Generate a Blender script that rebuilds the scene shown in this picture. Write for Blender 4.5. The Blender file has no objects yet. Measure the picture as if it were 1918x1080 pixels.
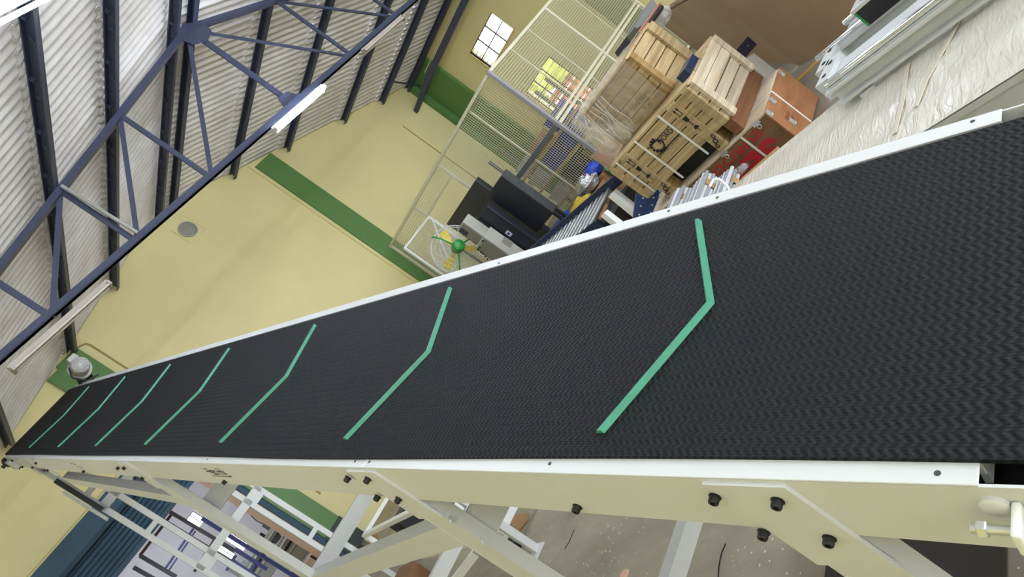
import bpy, math, random
from mathutils import Vector, Matrix
random.seed(7)
SC = bpy.context.scene
COL = SC.collection
H = 1.55                                   # camera height above the floor
# ---------------------------------------------------------------- camera
F_PX = 1325.72
AX = ((0.39414407, -0.67128391, 0.62771679),     # world X in camera (right, down, forward)
      (-0.42746699, 0.47072889, 0.77180715),     # world Y
      (-0.81358615, -0.57253142, -0.10141671))   # world Z
cam_d = bpy.data.cameras.new('camera'); cam = bpy.data.objects.new('camera', cam_d); COL.objects.link(cam)
cam_d.sensor_width = 36; cam_d.lens = F_PX / 1918 * 36; cam_d.clip_start = 0.05; cam_d.clip_end = 200
cam.matrix_world = Matrix(((AX[0][0], -AX[0][1], -AX[0][2], 0), (AX[1][0], -AX[1][1], -AX[1][2], 0),
                           (AX[2][0], -AX[2][1], -AX[2][2], H), (0, 0, 0, 1)))
SC.camera = cam
# ---------------------------------------------------------------- world, light, exposure
wd = bpy.data.worlds.new('sky'); SC.world = wd; wd.use_nodes = True
bg = wd.node_tree.nodes['Background']; bg.inputs[0].default_value = (0.86, 0.93, 1.0, 1); bg.inputs[1].default_value = 6.5
SC.view_settings.view_transform = 'Standard'; SC.view_settings.look = 'None'
SC.view_settings.exposure = 0.0; SC.view_settings.gamma = 1.0; SC.view_settings.use_curve_mapping = False
TUBE_E = 120                               # emission of each lit lamp tube

# ---------------------------------------------------------------- helpers
def ray(x, y):
    a, b = (x - 959) / F_PX, (y - 540) / F_PX
    return Vector([r[0]*a + r[1]*b + r[2] for r in AX])
def at(x, y, X=None, Y=None, Z=None, W=None):
    d = ray(x, y)
    if X is not None: s = X / d.x
    elif Y is not None: s = Y / d.y
    elif Z is not None: s = (Z - H) / d.z
    return Vector((d.x*s, d.y*s, d.z*s + H))
def lin(c):
    c /= 255.0
    return c/12.92 if c <= 0.04045 else ((c+0.055)/1.055)**2.4
MATS = {}
def mat(name, rgb, rough=0.5, metal=0.0, var=0.0, scale=6.0, bump=0.0, bscale=40.0, coord='Object', emit=0.0, spec=0.5, trans=0.0, alpha=1.0, rgb2=None, stretch=None, detail=5.0):
    m = bpy.data.materials.new(name); m.use_nodes = True; MATS[name] = m
    nt = m.node_tree; b = nt.nodes['Principled BSDF']
    c = [lin(v) for v in rgb] + [1]
    b.inputs['Base Color'].default_value = c; b.inputs['Roughness'].default_value = rough; b.inputs['Metallic'].default_value = metal
    b.inputs['Specular IOR Level'].default_value = spec
    if trans: b.inputs['Transmission Weight'].default_value = trans
    if alpha < 1: b.inputs['Alpha'].default_value = alpha
    if emit:
        b.inputs['Emission Color'].default_value = c; b.inputs['Emission Strength'].default_value = emit
    if var or rgb2 or bump:
        tc = nt.nodes.new('ShaderNodeTexCoord'); src = tc.outputs[coord]
        if stretch:
            mp = nt.nodes.new('ShaderNodeMapping'); mp.inputs['Scale'].default_value = stretch
            nt.links.new(src, mp.inputs['Vector']); src = mp.outputs[0]
    if var or rgb2:
        n = nt.nodes.new('ShaderNodeTexNoise'); n.inputs['Scale'].default_value = scale; n.inputs['Detail'].default_value = detail; n.inputs['Roughness'].default_value = 0.6
        nt.links.new(src, n.inputs['Vector'])
        r = nt.nodes.new('ShaderNodeValToRGB')
        c2 = [lin(v) for v in rgb2] + [1] if rgb2 else [min(1, v*(1+var)) for v in c[:3]] + [1]
        c1 = c if rgb2 else [v*(1-var) for v in c[:3]] + [1]
        r.color_ramp.elements[0].position = 0.32; r.color_ramp.elements[0].color = c1
        r.color_ramp.elements[1].position = 0.68; r.color_ramp.elements[1].color = c2
        nt.links.new(n.outputs['Fac'], r.inputs[0]); nt.links.new(r.outputs[0], b.inputs['Base Color'])
    if bump:
        n2 = nt.nodes.new('ShaderNodeTexNoise'); n2.inputs['Scale'].default_value = bscale; n2.inputs['Detail'].default_value = 4
        nt.links.new(src, n2.inputs['Vector'])
        bp = nt.nodes.new('ShaderNodeBump'); bp.inputs['Strength'].default_value = bump; bp.inputs['Distance'].default_value = 0.02
        nt.links.new(n2.outputs['Fac'], bp.inputs['Height']); nt.links.new(bp.outputs[0], b.inputs['Normal'])
    return m

class MB:
    def __init__(s): s.v = []; s.f = []
    def add(s, vs, fs):
        o = len(s.v); s.v += [tuple(v) for v in vs]; s.f += [tuple(i+o for i in f) for f in fs]; return s
    def hexa(s, a, b):                      # two quads of four corners
        s.add(list(a)+list(b), [(3,2,1,0),(4,5,6,7),(0,1,5,4),(1,2,6,5),(2,3,7,6),(3,0,4,7)]); return s
    def box(s, x0, x1, y0, y1, z0, z1):
        return s.hexa([(x0,y0,z0),(x1,y0,z0),(x1,y1,z0),(x0,y1,z0)], [(x0,y0,z1),(x1,y0,z1),(x1,y1,z1),(x0,y1,z1)])
    def obox(s, c, ax, ay, az):             # centre and three half vectors
        c = Vector(c); ax = Vector(ax); ay = Vector(ay); az = Vector(az)
        q = lambda i, j, k: c + ax*i + ay*j + az*k
        return s.hexa([q(-1,-1,-1),q(1,-1,-1),q(1,1,-1),q(-1,1,-1)], [q(-1,-1,1),q(1,-1,1),q(1,1,1),q(-1,1,1)])
    def prism(s, poly, ext):
        ext = Vector(ext); n = len(poly); a = [Vector(p) for p in poly]
        return s.add(a + [p+ext for p in a], [tuple(range(n-1,-1,-1)), tuple(range(n,2*n))] + [(i,(i+1)%n,n+(i+1)%n,n+i) for i in range(n)])
    def beam(s, p0, p1, w, d, up=(0,0,1)):  # w across, d along up-ish
        p0 = Vector(p0); p1 = Vector(p1); t = (p1-p0).normalized(); up = Vector(up)
        a = t.cross(up)
        if a.length < 1e-4: a = t.cross(Vector((0,1,0)))
        a.normalize(); b = a.cross(t)
        return s.obox((p0+p1)/2, a*w/2, b*d/2, (p1-p0)/2)
    def angle(s, p0, p1, w, d, t, up=(0,0,1)):   # L section
        p0 = Vector(p0); p1 = Vector(p1); e = (p1-p0).normalized(); a = e.cross(Vector(up)).normalized(); b = a.cross(e)
        s.obox((p0+p1)/2, a*w/2, b*t/2, (p1-p0)/2); s.obox((p0+p1)/2 + a*(w/2-t/2) + b*(d/2), a*t/2, b*d/2, (p1-p0)/2); return s
    def chan(s, p0, p1, w, d, t, up=(0,0,1), side=1):   # C section: web d tall, flanges w
        p0 = Vector(p0); p1 = Vector(p1); e = (p1-p0).normalized(); a = e.cross(Vector(up)).normalized()*side; b = Vector(up) - e*Vector(up).dot(e); b.normalize()
        m = (p0+p1)/2; L = (p1-p0)/2
        s.obox(m, a*t/2, b*d/2, L)
        s.obox(m + a*(w/2) + b*(d/2-t/2), a*w/2, b*t/2, L); s.obox(m + a*(w/2) - b*(d/2-t/2), a*w/2, b*t/2, L); return s
    def tube(s, p0, p1, r, n=12, r1=None, caps=True):
        p0 = Vector(p0); p1 = Vector(p1); r1 = r if r1 is None else r1; t = (p1-p0).normalized()
        a = t.cross(Vector((0,0,1)))
        if a.length < 1e-3: a = t.cross(Vector((1,0,0)))
        a.normalize(); b = t.cross(a)
        ci = [(math.cos(6.28318*i/n), math.sin(6.28318*i/n)) for i in range(n)]
        vs = [p0 + a*(c*r) + b*(q*r) for c, q in ci] + [p1 + a*(c*r1) + b*(q*r1) for c, q in ci]
        fs = [(i,(i+1)%n,n+(i+1)%n,n+i) for i in range(n)]
        if caps: fs += [tuple(range(n-1,-1,-1)), tuple(range(n,2*n))]
        return s.add(vs, fs)
    def path(s, pts, r, n=8):
        pts = [Vector(p) for p in pts]
        for a, b in zip(pts, pts[1:]): s.tube(a, b, r, n)
        return s
    def lathe(s, c, axis, prof, n=24, caps=True):   # prof: (radius, along)
        c = Vector(c); t = Vector(axis).normalized(); a = t.cross(Vector((0,0,1)))
        if a.length < 1e-3: a = t.cross(Vector((1,0,0)))
        a.normalize(); b = t.cross(a); k = len(prof)
        vs = [c + t*h + a*(r*math.cos(6.28318*i/n)) + b*(r*math.sin(6.28318*i/n)) for r, h in prof for i in range(n)]
        fs = [(j*n+i, j*n+(i+1)%n, (j+1)*n+(i+1)%n, (j+1)*n+i) for j in range(k-1) for i in range(n)]
        if caps: fs += [tuple(range(n-1,-1,-1)), tuple((k-1)*n+i for i in range(n))]
        return s.add(vs, fs)
    def torus(s, c, axis, R, r, n=28, m=6, a0=0, a1=6.28318):
        c = Vector(c); t = Vector(axis).normalized(); a = t.cross(Vector((0,0,1)))
        if a.length < 1e-3: a = t.cross(Vector((1,0,0)))
        a.normalize(); b = t.cross(a); pts = []
        for i in range(n+1):
            th = a0 + (a1-a0)*i/n; pts.append((c + (a*math.cos(th) + b*math.sin(th))*R, a*math.cos(th) + b*math.sin(th)))
        vs = []
        for p, q in pts:
            for j in range(m): ph = 6.28318*j/m; vs.append(p + q*(r*math.cos(ph)) + t*(r*math.sin(ph)))
        return s.add(vs, [(i*m+j, i*m+(j+1)%m, (i+1)*m+(j+1)%m, (i+1)*m+j) for i in range(n) for j in range(m)])
    def build(s, name, m, parent=None, smooth=False, bevel=0.0):
        me = bpy.data.meshes.new(name); me.from_pydata(s.v, [], s.f); me.update()
        o = bpy.data.objects.new(name, me); COL.objects.link(o); me.materials.append(m if not isinstance(m, str) else MATS[m])
        if parent is not None: o.parent = parent; o.matrix_parent_inverse = PINV.get(parent.name, Matrix())
        if smooth:
            for p in me.polygons: p.use_smooth = True
            try: me.set_sharp_from_angle(angle=0.7)
            except Exception: pass
        if bevel:
            bv = o.modifiers.new('bevel', 'BEVEL'); bv.width = bevel; bv.segments = 2; bv.limit_method = 'ANGLE'
        return o
PINV = {}
def tag(o, label=None, cat=None, group=None, kind=None):
    if label: o['label'] = label
    if cat: o['category'] = cat
    if group: o['group'] = group
    if kind: o['kind'] = kind
    return o
def thing(name, loc, label, cat, group=None):
    o = bpy.data.objects.new(name, None); COL.objects.link(o); o.location = loc; o.empty_display_size = 0.1
    PINV[o.name] = Matrix.Translation(-Vector(loc))
    return tag(o, label, cat, group)
def text_mesh(name, s, m, parent, origin, right, up, size, width=None, bold=0.0, thick=0.001, align='LEFT'):
    cu = bpy.data.curves.new(name, 'FONT'); cu.body = s; cu.size = 1.0; cu.extrude = 0.0; cu.offset = bold; cu.resolution_u = 2
    t = bpy.data.objects.new(name, cu); COL.objects.link(t); bpy.context.view_layer.update()
    dg = bpy.context.evaluated_depsgraph_get(); me = bpy.data.meshes.new_from_object(t.evaluated_get(dg)); bpy.data.objects.remove(t)
    xs = [v.co.x for v in me.vertices]; ys = [v.co.y for v in me.vertices]
    x0, x1, y0, y1 = min(xs), max(xs), min(ys), max(ys)
    right = Vector(right).normalized(); up = Vector(up).normalized(); nn = right.cross(up); o = Vector(origin)
    sx = (width/(x1-x0)) if width else size/(y1-y0); sy = size/(y1-y0)
    for v in me.vertices: v.co = o + right*((v.co.x-x0)*sx) + up*((v.co.y-y0)*sy) + nn*thick
    ob = bpy.data.objects.new(name, me); COL.objects.link(ob); me.materials.clear(); me.materials.append(MATS[m])
    ob.parent = parent; ob.matrix_parent_inverse = PINV.get(parent.name, Matrix())
    return ob

# ---------------------------------------------------------------- materials
mat('yellow_wall', (226,215,160), 0.55, var=0.05, scale=0.6, bump=0.05, bscale=30, spec=0.35)
mat('yellow_deep', (238,220,120), 0.55, var=0.05, scale=0.6)
mat('green_dark', (34,52,34), 0.4, rgb2=(24,34,36), scale=2)
mat('aluminium_dull', (166,170,176), 0.4, metal=0.3)
mat('green_paint', (88,128,70), 0.5, var=0.06, scale=2)
mat('roof_cement', (243,240,240), 0.9, rgb2=(222,216,214), scale=2.2, bump=0.04, bscale=25, spec=0.1)
mat('navy_steel', (60,66,92), 0.45, var=0.12, scale=5)
mat('cream_paint', (198,201,203), 0.42, var=0.02, scale=3)
mat('white_paint', (226,228,226), 0.4, var=0.02, scale=3)
mat('grey_paint', (150,152,146), 0.5)
mat('black_steel', (24,24,27), 0.4)
mat('black_plastic', (18,19,22), 0.5)
mat('zinc', (205,208,206), 0.3, metal=0.6)
mat('chrome', (225,228,232), 0.08, metal=1.0)
mat('aluminium', (222,224,228), 0.35, metal=0.3, var=0.05, scale=8, stretch=(1,20,20))
mat('motor_grey', (168,168,168), 0.45, var=0.08, scale=20)
mat('cleat_green', (60,136,110), 0.5, var=0.08, scale=20)
mat('shutter_blue', (46,76,98), 0.65, var=0.15, scale=2)
mat('white_wall', (230,226,231), 0.8, var=0.03, scale=2)
mat('peach_wall', (232,200,178), 0.8, var=0.03, scale=2)
mat('lamp_white', (230,230,226), 0.5)
mat('lamp_dull', (176,168,160), 0.5, var=0.1, scale=6)
mat('tube_lit', (232,242,255), 0.4, emit=TUBE_E)
mat('tube_off', (205,196,188), 0.25)
mat('mesh_wire', (206,202,172), 0.5)
mat('cage_frame', (214,210,186), 0.5, var=0.03)
mat('cage_dark', (104,108,110), 0.45)
mat('window_frame', (84,80,78), 0.5)
mat('window_sill', (222,196,122), 0.6)
mat('glass', (255,255,255), 0.02, trans=1.0, spec=0.5)
mat('blue_plastic', (38,68,176), 0.45)
mat('yellow_line', (214,168,60), 0.6, var=0.12, scale=12)
def glass_mat(name, tint=(1,1,1), gl=0.08, rough=0.02):
    m = bpy.data.materials.new(name); m.use_nodes = True; MATS[name] = m; nt = m.node_tree
    for n in list(nt.nodes): nt.nodes.remove(n)
    out = nt.nodes.new('ShaderNodeOutputMaterial'); t = nt.nodes.new('ShaderNodeBsdfTransparent'); t.inputs[0].default_value = tint + (1,)
    g = nt.nodes.new('ShaderNodeBsdfGlossy'); g.inputs['Roughness'].default_value = rough
    mx = nt.nodes.new('ShaderNodeMixShader'); mx.inputs[0].default_value = gl
    nt.links.new(t.outputs[0], mx.inputs[1]); nt.links.new(g.outputs[0], mx.inputs[2]); nt.links.new(mx.outputs[0], out.inputs[0])
    return m
glass_mat('glass')
def film_mat(name, base, amount, rough=0.12):
    m = bpy.data.materials.new(name); m.use_nodes = True; MATS[name] = m; nt = m.node_tree
    out = nt.nodes['Material Output']; b = nt.nodes['Principled BSDF']; b.inputs['Base Color'].default_value = [lin(v) for v in base]+[1]
    b.inputs['Roughness'].default_value = rough; b.inputs['Specular IOR Level'].default_value = 0.9
    t = nt.nodes.new('ShaderNodeBsdfTransparent'); mx = nt.nodes.new('ShaderNodeMixShader'); mx.inputs[0].default_value = amount
    nt.links.new(t.outputs[0], mx.inputs[1]); nt.links.new(b.outputs[0], mx.inputs[2]); nt.links.new(mx.outputs[0], out.inputs[0])
    tc = nt.nodes.new('ShaderNodeTexCoord'); mp = nt.nodes.new('ShaderNodeMapping'); mp.inputs['Scale'].default_value = (14, 14, 5)
    n = nt.nodes.new('ShaderNodeTexNoise'); n.inputs['Scale'].default_value = 1.0; n.inputs['Detail'].default_value = 3; n.inputs['Distortion'].default_value = 1.2
    bp = nt.nodes.new('ShaderNodeBump'); bp.inputs['Strength'].default_value = 0.9; bp.inputs['Distance'].default_value = 0.05
    nt.links.new(tc.outputs['Object'], mp.inputs[0]); nt.links.new(mp.outputs[0], n.inputs['Vector']); nt.links.new(n.outputs['Fac'], bp.inputs['Height']); nt.links.new(bp.outputs[0], b.inputs['Normal'])
    return m
film_mat('film', (226,216,200), 0.30, 0.08)
film_mat('film_clear', (225,222,220), 0.35)
def floor_mat():
    m = mat('concrete', (138,131,120), 0.42, bump=0.15, bscale=18, spec=0.4); nt = m.node_tree; b = nt.nodes['Principled BSDF']
    tc = nt.nodes.new('ShaderNodeTexCoord')
    n1 = nt.nodes.new('ShaderNodeTexNoise'); n1.inputs['Scale'].default_value = 1.6; n1.inputs['Detail'].default_value = 8; n1.inputs['Roughness'].default_value = 0.65
    mp = nt.nodes.new('ShaderNodeMapping'); mp.inputs['Scale'].default_value = (1.0, 0.45, 1)
    nt.links.new(tc.outputs['Object'], mp.inputs[0]); nt.links.new(mp.outputs[0], n1.inputs['Vector'])
    r = nt.nodes.new('ShaderNodeValToRGB'); r.color_ramp.elements[0].position = 0.3; r.color_ramp.elements[0].color = [lin(v) for v in (112,103,92)]+[1]
    r.color_ramp.elements[1].position = 0.72; r.color_ramp.elements[1].color = [lin(v) for v in (168,162,148)]+[1]
    nt.links.new(n1.outputs['Fac'], r.inputs[0])
    v = nt.nodes.new('ShaderNodeTexVoronoi'); v.inputs['Scale'].default_value = 26; nt.links.new(tc.outputs['Object'], v.inputs['Vector'])
    n3 = nt.nodes.new('ShaderNodeTexNoise'); n3.inputs['Scale'].default_value = 2.3; nt.links.new(tc.outputs['Object'], n3.inputs['Vector'])
    th = nt.nodes.new('ShaderNodeMath'); th.operation = 'MULTIPLY_ADD'; th.inputs[1].default_value = 0.34; th.inputs[2].default_value = -0.075
    nt.links.new(n3.outputs['Fac'], th.inputs[0])
    lt = nt.nodes.new('ShaderNodeMath'); lt.operation = 'LESS_THAN'; nt.links.new(v.outputs['Distance'], lt.inputs[0]); nt.links.new(th.outputs[0], lt.inputs[1])
    mx = nt.nodes.new('ShaderNodeMix'); mx.data_type = 'RGBA'; nt.links.new(lt.outputs[0], mx.inputs['Factor']); nt.links.new(r.outputs[0], mx.inputs['A'])
    mx.inputs['B'].default_value = [lin(v) for v in (214,208,190)]+[1]
    nt.links.new(mx.outputs['Result'], b.inputs['Base Color'])
floor_mat()

# ================================================================ STRUCTURE
XA0, XA1, YA, XB = -2.6, 13.2, 12.0, 13.2
RX, RZ, SL = 6.55, 6.30, 0.25                # ridge and slope
def roofz(x): return RZ - SL*abs(x-RX)
fl = tag(MB().box(-6, 16.5, -7, 24, -0.12, 0).build('floor', 'concrete'), kind='structure', label='grey stained concrete workshop floor')
# painted lines and a crack on the floor
def strip(name, pts, w, m, z=0.002, parent=fl):
    b = MB()
    for a, c in zip(pts, pts[1:]): b.beam((a[0],a[1],z), (c[0],c[1],z), w, 0.003)
    return b.build(name, m, parent)
strip('painted_line', [(2.2,11.15),(9.0,11.15)], 0.07, 'yellow_line')
strip('painted_line', [(1.6,9.6),(9.0,9.6)], 0.07, 'yellow_line')
strip('painted_line', [(5.85,2.2),(5.82,3.6)], 0.07, 'yellow_line')
mat('crack', (40,36,32), 0.9); mat('stain_pink', (206,164,146), 0.7, var=0.05)
for pts in ([(1360,1018),(1353,1033),(1350,1045),(1347,1062),(1346,1080)], [(1076,992),(1066,1015),(1058,1028)], [(992,1036),(984,1046)]):
    strip('floor_crack', [tuple(at(x, y, Z=0))[:2] for x, y in pts], 0.004, 'crack')
mat('shade_sheet', (44,41,38), 0.8, var=0.12, scale=5)  # dark sheet stands in for the shaded floor under the tail
tag(MB().prism([at(1560,985,Z=0.001), at(1885,1000,Z=0.001), at(1885,1130,Z=0.001), at(1540,1130,Z=0.001)], (0,0,0.006)).build('shade_sheet', 'shade_sheet'), 'dark sheet painting the shaded floor under the tail of the conveyor', 'patch')
# back gable wall with the door opening
DX0, DX1, DZ = -1.1, 3.17, 3.60
TH = 0.24
b = MB()
def wpoly(xs):    # polygon in XZ extruded back in Y
    return b.prism([(x, YA, z) for x, z in xs], (0, TH, 0))
wpoly([(DX1,0),(XB+0.24,0),(XB+0.24,roofz(XB)),(RX,RZ),(DX1,roofz(DX1))])
wpoly([(DX0,DZ),(DX1,DZ),(DX1,roofz(DX1)),(DX0,roofz(DX0))])
wpoly([(XA0,0),(DX0,0),(DX0,roofz(DX0)),(XA0,roofz(XA0))])
wall_back = tag(b.build('wall_back', 'yellow_wall'), kind='structure', label='yellow painted gable end wall with roller door')
# side wall with window openings
W1 = (9.04, 10.22, 3.15, 3.75); W2 = (9.08, 10.20, 0.98, 2.22)
b = MB()
for (y0, y1, z0, z1) in ((-7,9.04,0,4.64),(10.22,YA,0,4.64),(9.04,10.22,0,0.98),(9.04,10.22,2.22,3.15),(9.04,10.22,3.75,4.64)):
    b.box(XB, XB+0.24, y0, y1, z0, z1)
wall_right = tag(b.build('wall_right', 'yellow_wall'), kind='structure', label='yellow painted side wall with two barred windows')
wall_left = tag(MB().box(XA0-0.24, XA0, -7.0, YA, 0, 4.0).build('wall_left', 'yellow_deep'), kind='structure', label='yellow painted left side wall')
# pilasters
tag(MB().box(3.03, 3.26, YA-0.07, YA, 3.63, roofz(3.04)-0.02).build('trim_9', 'green_paint'), kind='structure', label='green painted strip above the door corner')
for i, (x0, x1) in enumerate(((3.26,3.66),(8.475,8.97))):
    tag(MB().box(x0, x1, YA-0.07, YA, 0, roofz(min(x0, x1, key=lambda q: -abs(q-RX)))-0.02).build('trim_%d' % (i+1), 'green_paint'), kind='structure', label='green painted wall pilaster')
tag(MB().box(12.92, XB, YA-0.10, YA, 0, roofz(XB)-0.02).box(XB-0.10, XB, 11.05, YA-0.10, 0, roofz(XB)-0.02).build('trim_3', 'green_paint'), kind='structure', label='green painted corner pilaster')
# a second pilaster on the side wall further along (seen through the cage)
tag(MB().box(XB-0.08, XB, 6.9, 7.5, 0, roofz(XB)-0.02).build('trim_4', 'green_paint'), kind='structure', label='green painted side wall pilaster')
# yellow reveal of the first two pilasters: narrow raised strip to the left
mat('yellow_edge', (196,180,108), 0.6)
for x0, x1, n in ((8.40,8.475,5),):
    tag(MB().box(x0, x1, YA-0.03, YA, 0, roofz(x0)-0.04).build('trim_%d' % n, 'yellow_wall'), kind='structure', label='yellow raised strip beside green pilaster')
# door jamb in peach and blue, seen beyond the opening
tag(MB().box(DX1-0.10, DX1, YA+0.001, YA+0.40, 0, DZ).build('trim_6', 'peach_wall'), kind='structure', label='peach painted door reveal')
tag(MB().box(DX1, DX1+0.09, YA-0.05, YA-0.001, 0, 3.25).build('trim_7', 'shutter_blue'), kind='structure', label='dark blue steel shutter guide rail')

# roof sheets: corrugated rows between the purlins
ceiling = tag(bpy.data.objects.new('ceiling', None), kind='structure', label='grey corrugated cement sheet roof'); COL.objects.link(ceiling); ceiling.location = (RX, 5, RZ)
PINV['ceiling'] = Matrix.Translation((-RX, -5, -RZ))
rows_r = [6.60, 8.0, 9.3, 10.85, 12.05, 13.5]; rows_l = [6.50, 4.83, 3.58, 2.02, 0.7, -0.7, -2.0, -2.9]
def sheet(x0, x1, dz0, dz1):
    pit, amp, k = 0.146, 0.023, 8; y0, y1 = -7.0, YA+0.1; n = int((y1-y0)/pit*k)
    vs = []; fs = []
    for i in range(n+1):
        y = y0 + (y1-y0)*i/n; wv = amp*math.sin(6.28318*y/pit)
        for x, dz in ((x0, dz0), (x1, dz1)): vs.append((x, y, roofz(x)+wv+dz))
        vs.append((x0, y, roofz(x0)+wv+dz0+0.012)); vs.append((x1, y, roofz(x1)+wv+dz1+0.012))
    for i in range(n):
        a = i*4; c = a+4
        fs += [(a, c, c+1, a+1), (a+2, a+3, c+3, c+2), (a, a+2, c+2, c), (a+1, c+1, c+3, a+3)]
    o = MB().add(vs, fs).build('roof_sheet', 'roof_cement', ceiling, smooth=True)
for a, c in zip(rows_r, rows_r[1:]): sheet(a-0.10, c+0.02, 0.0, 0.04)
for a, c in zip(rows_l, rows_l[1:]): sheet(a+0.02, c-0.10, 0.04, 0.0)
MB().box(RX-0.16, RX+0.16, -7, YA+0.1, RZ+0.02, RZ+0.05).build('ridge_cap', 'roof_cement', ceiling)
for x in (12.95, 12.08, 10.90, 9.34, 8.03, 6.74, 6.36, 4.85, 3.60, 2.04, 0.72, -0.68, -1.95):
    z = roofz(x) - 0.10; s = 1 if x > RX else -1
    nrm = Vector((SL*s, 0, 1)).normalized()
    o = MB().chan((x, -7, z), (x, YA-0.02, z), 0.065, 0.13, 0.012, up=nrm, side=-1).build('purlin', 'navy_steel', ceiling)
    hb = MB()
    y = 2.2 + random.random()*0.3
    while y < YA-0.2:
        hb.obox((x+0.05*s, y, z+0.02), (0.018,0,0), (0,0.012,0), (0,0,0.03)); hb.obox((x-0.045, y+0.2, z-0.03), (0.012,0,0), (0,0.012,0), (0,0,0.025)); y += 0.73
    hb.build('hook_bolt', 'navy_steel', o)

# trusses
ZC = H + 2.84
def truss(Y, label):
    t = thing('roof_truss', (RX, Y, ZC), label, 'truss', 'roof trusses')
    rz = lambda x: roofz(x) - 0.20
    xl, xr = -0.9, 13.0
    for dy in (-0.03, 0.03): pass
    MB().angle((xl, Y-0.004, ZC), (xr, Y-0.004, ZC), 0.075, 0.075, 0.009).angle((xr, Y+0.004, ZC), (xl, Y+0.004, ZC), 0.075, 0.075, 0.009).build('bottom_chord', 'navy_steel', t)
    for x1 in (xl, xr): MB().beam((RX, Y, rz(RX)), (x1, Y, rz(x1)), 0.09, 0.07).build('rafter', 'navy_steel', t)
    MB().beam((RX, Y, rz(RX)), (RX, Y, ZC), 0.09, 0.02, up=(0,1,0)).build('king_post', 'navy_steel', t)
    nl = [4.83, 3.60, 2.42, 1.2, 0.0]; nr = [8.0, 9.36, 10.7, 11.9]
    for ns in (nl, nr):
        prev = RX
        for x in ns:
            MB().beam((x, Y, rz(x)), (x, Y, ZC), 0.065, 0.02, up=(0,1,0)).build('post', 'navy_steel', t)
            MB().beam((prev, Y+0.012, rz(prev)), (x, Y+0.012, ZC), 0.055 if ns is nl else 0.045, 0.02, up=(0,1,0)).build('diagonal', 'navy_steel', t)
            prev = x
    g = 0.17
    MB().prism([(RX-0.26, Y-0.03, rz(RX)-0.02),(RX-0.18, Y-0.03, rz(RX)-0.24),(RX+0.02, Y-0.03, rz(RX)-0.30),(RX+0.2, Y-0.03, rz(RX)-0.22),(RX+0.26, Y-0.03, rz(RX)-0.02),(RX, Y-0.03, rz(RX)+0.08)], (0,0.012,0)).build('gusset_plate', 'navy_steel', t)
    MB().prism([(RX-0.20, Y-0.03, ZC),(RX-0.10, Y-0.03, ZC+0.22),(RX+0.10, Y-0.03, ZC+0.22),(RX+0.20, Y-0.03, ZC)], (0,0.012,0)).build('gusset_plate', 'navy_steel', t)
    return t
YT = 7.52
tr1 = truss(YT, 'dark navy steel roof truss carrying the lit tube lamp, nearest the gable wall')
tr2 = truss(3.5, 'dark navy steel roof truss just above the top left corner')
tr2['label'] = 'dark navy steel roof truss over the conveyor, mostly out of view at top left'
# thin galvanised pipe brace on the truss
tag(MB().tube((3.62, YT-0.07, roofz(3.6)-0.20), (3.66, YT-0.07, ZC+0.06), 0.022, 8).build('steel_pipe', 'zinc'), 'thin bare metal pipe hanging beside a truss post', 'pipe')
# eave beam along the side wall
eb = thing('eave_beam', (12.3, 6, 4.2), 'dark box beam running along the side wall under the eave', 'beam')
MB().beam((12.62, -7, 4.22), (12.62, 10.9, 4.22), 0.10, 0.14).build('beam', 'navy_steel', eb)
MB().beam((12.55, -7, 4.33), (12.55, 10.9, 4.33), 0.02, 0.02).build('conduit', 'zinc', eb)
MB().hexa([(12.57,10.85,4.15),(12.67,10.85,4.15),(12.67,10.85,4.29),(12.57,10.85,4.29)], [(12.45,11.98,4.06),(12.55,11.98,4.06),(12.55,11.98,4.16),(12.45,11.98,4.16)]).build('end_arm', 'navy_steel', eb)
MB().tube((12.13, 11.3, 4.78), (12.55, 11.3, 4.28), 0.018, 8).build('tie_rod', 'black_steel', eb)

# tube lamps under the trusses
def tube_lamp(x0, x1, Y, z, lit, label, drop=0.0):
    t = thing('tube_lamp', ((x0+x1)/2, Y, z), label, 'lamp', 'tube lamps under the trusses')
    MB().prism([(x0, Y-0.022, z),(x0, Y+0.022, z),(x0, Y+0.016, z-0.05),(x0, Y-0.016, z-0.05)], (x1-x0, 0, 0)).build('housing', 'lamp_white' if lit else 'lamp_dull', t)
    for x in (x0+0.015, x1-0.015): MB().box(x-0.012, x+0.012, Y-0.06, Y+0.06, z-0.085, z-0.03).build('lamp_holder', 'lamp_white' if lit else 'lamp_dull', t)
    for dy in (-0.042, 0.042): MB().tube((x0+0.03, Y+dy, z-0.066), (x1-0.03, Y+dy, z-0.066), 0.014, 12).build('tube', 'tube_lit' if lit else 'tube_off', t, smooth=True)
    return t
LZ = ZC - 0.05
tube_lamp(5.90, 7.05, YT-0.10, LZ, True, 'lit tube lamp hanging under the middle of the far truss')
tube_lamp(1.78, 3.00, YT-0.10, LZ-0.06, False, 'unlit double tube lamp under the left end of the far truss')
tube_lamp(8.10, 9.30, YT-0.10, LZ, False, 'unlit tube lamp at the right end of the far truss, at the top edge')
tube_lamp(1.75, 2.95, 3.44, LZ-0.02, True, 'bright lit tube lamp in the top left corner')
tube_lamp(5.9, 7.1, 3.44, LZ, True, 'added fill tube lamp under the near truss, out of frame to the right')  # unseen lamps from here down, added to brighten the hall
tube_lamp(-2.2, -1.0, YT-0.10, LZ-0.45, True, 'added fill tube lamp at the far left end of the far truss, out of frame')
tube_lamp(-2.2, -1.0, -0.56, LZ-0.45, True, 'added fill tube lamp behind the camera, close to the left wall')
tube_lamp(1.8, 3.0, -4.5, LZ, True, 'added fill tube lamp behind the camera, above the tail of the conveyor')
tube_lamp(5.9, 7.1, -0.56, LZ, True, 'added fill tube lamp behind the camera, above the middle of the hall')
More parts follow.
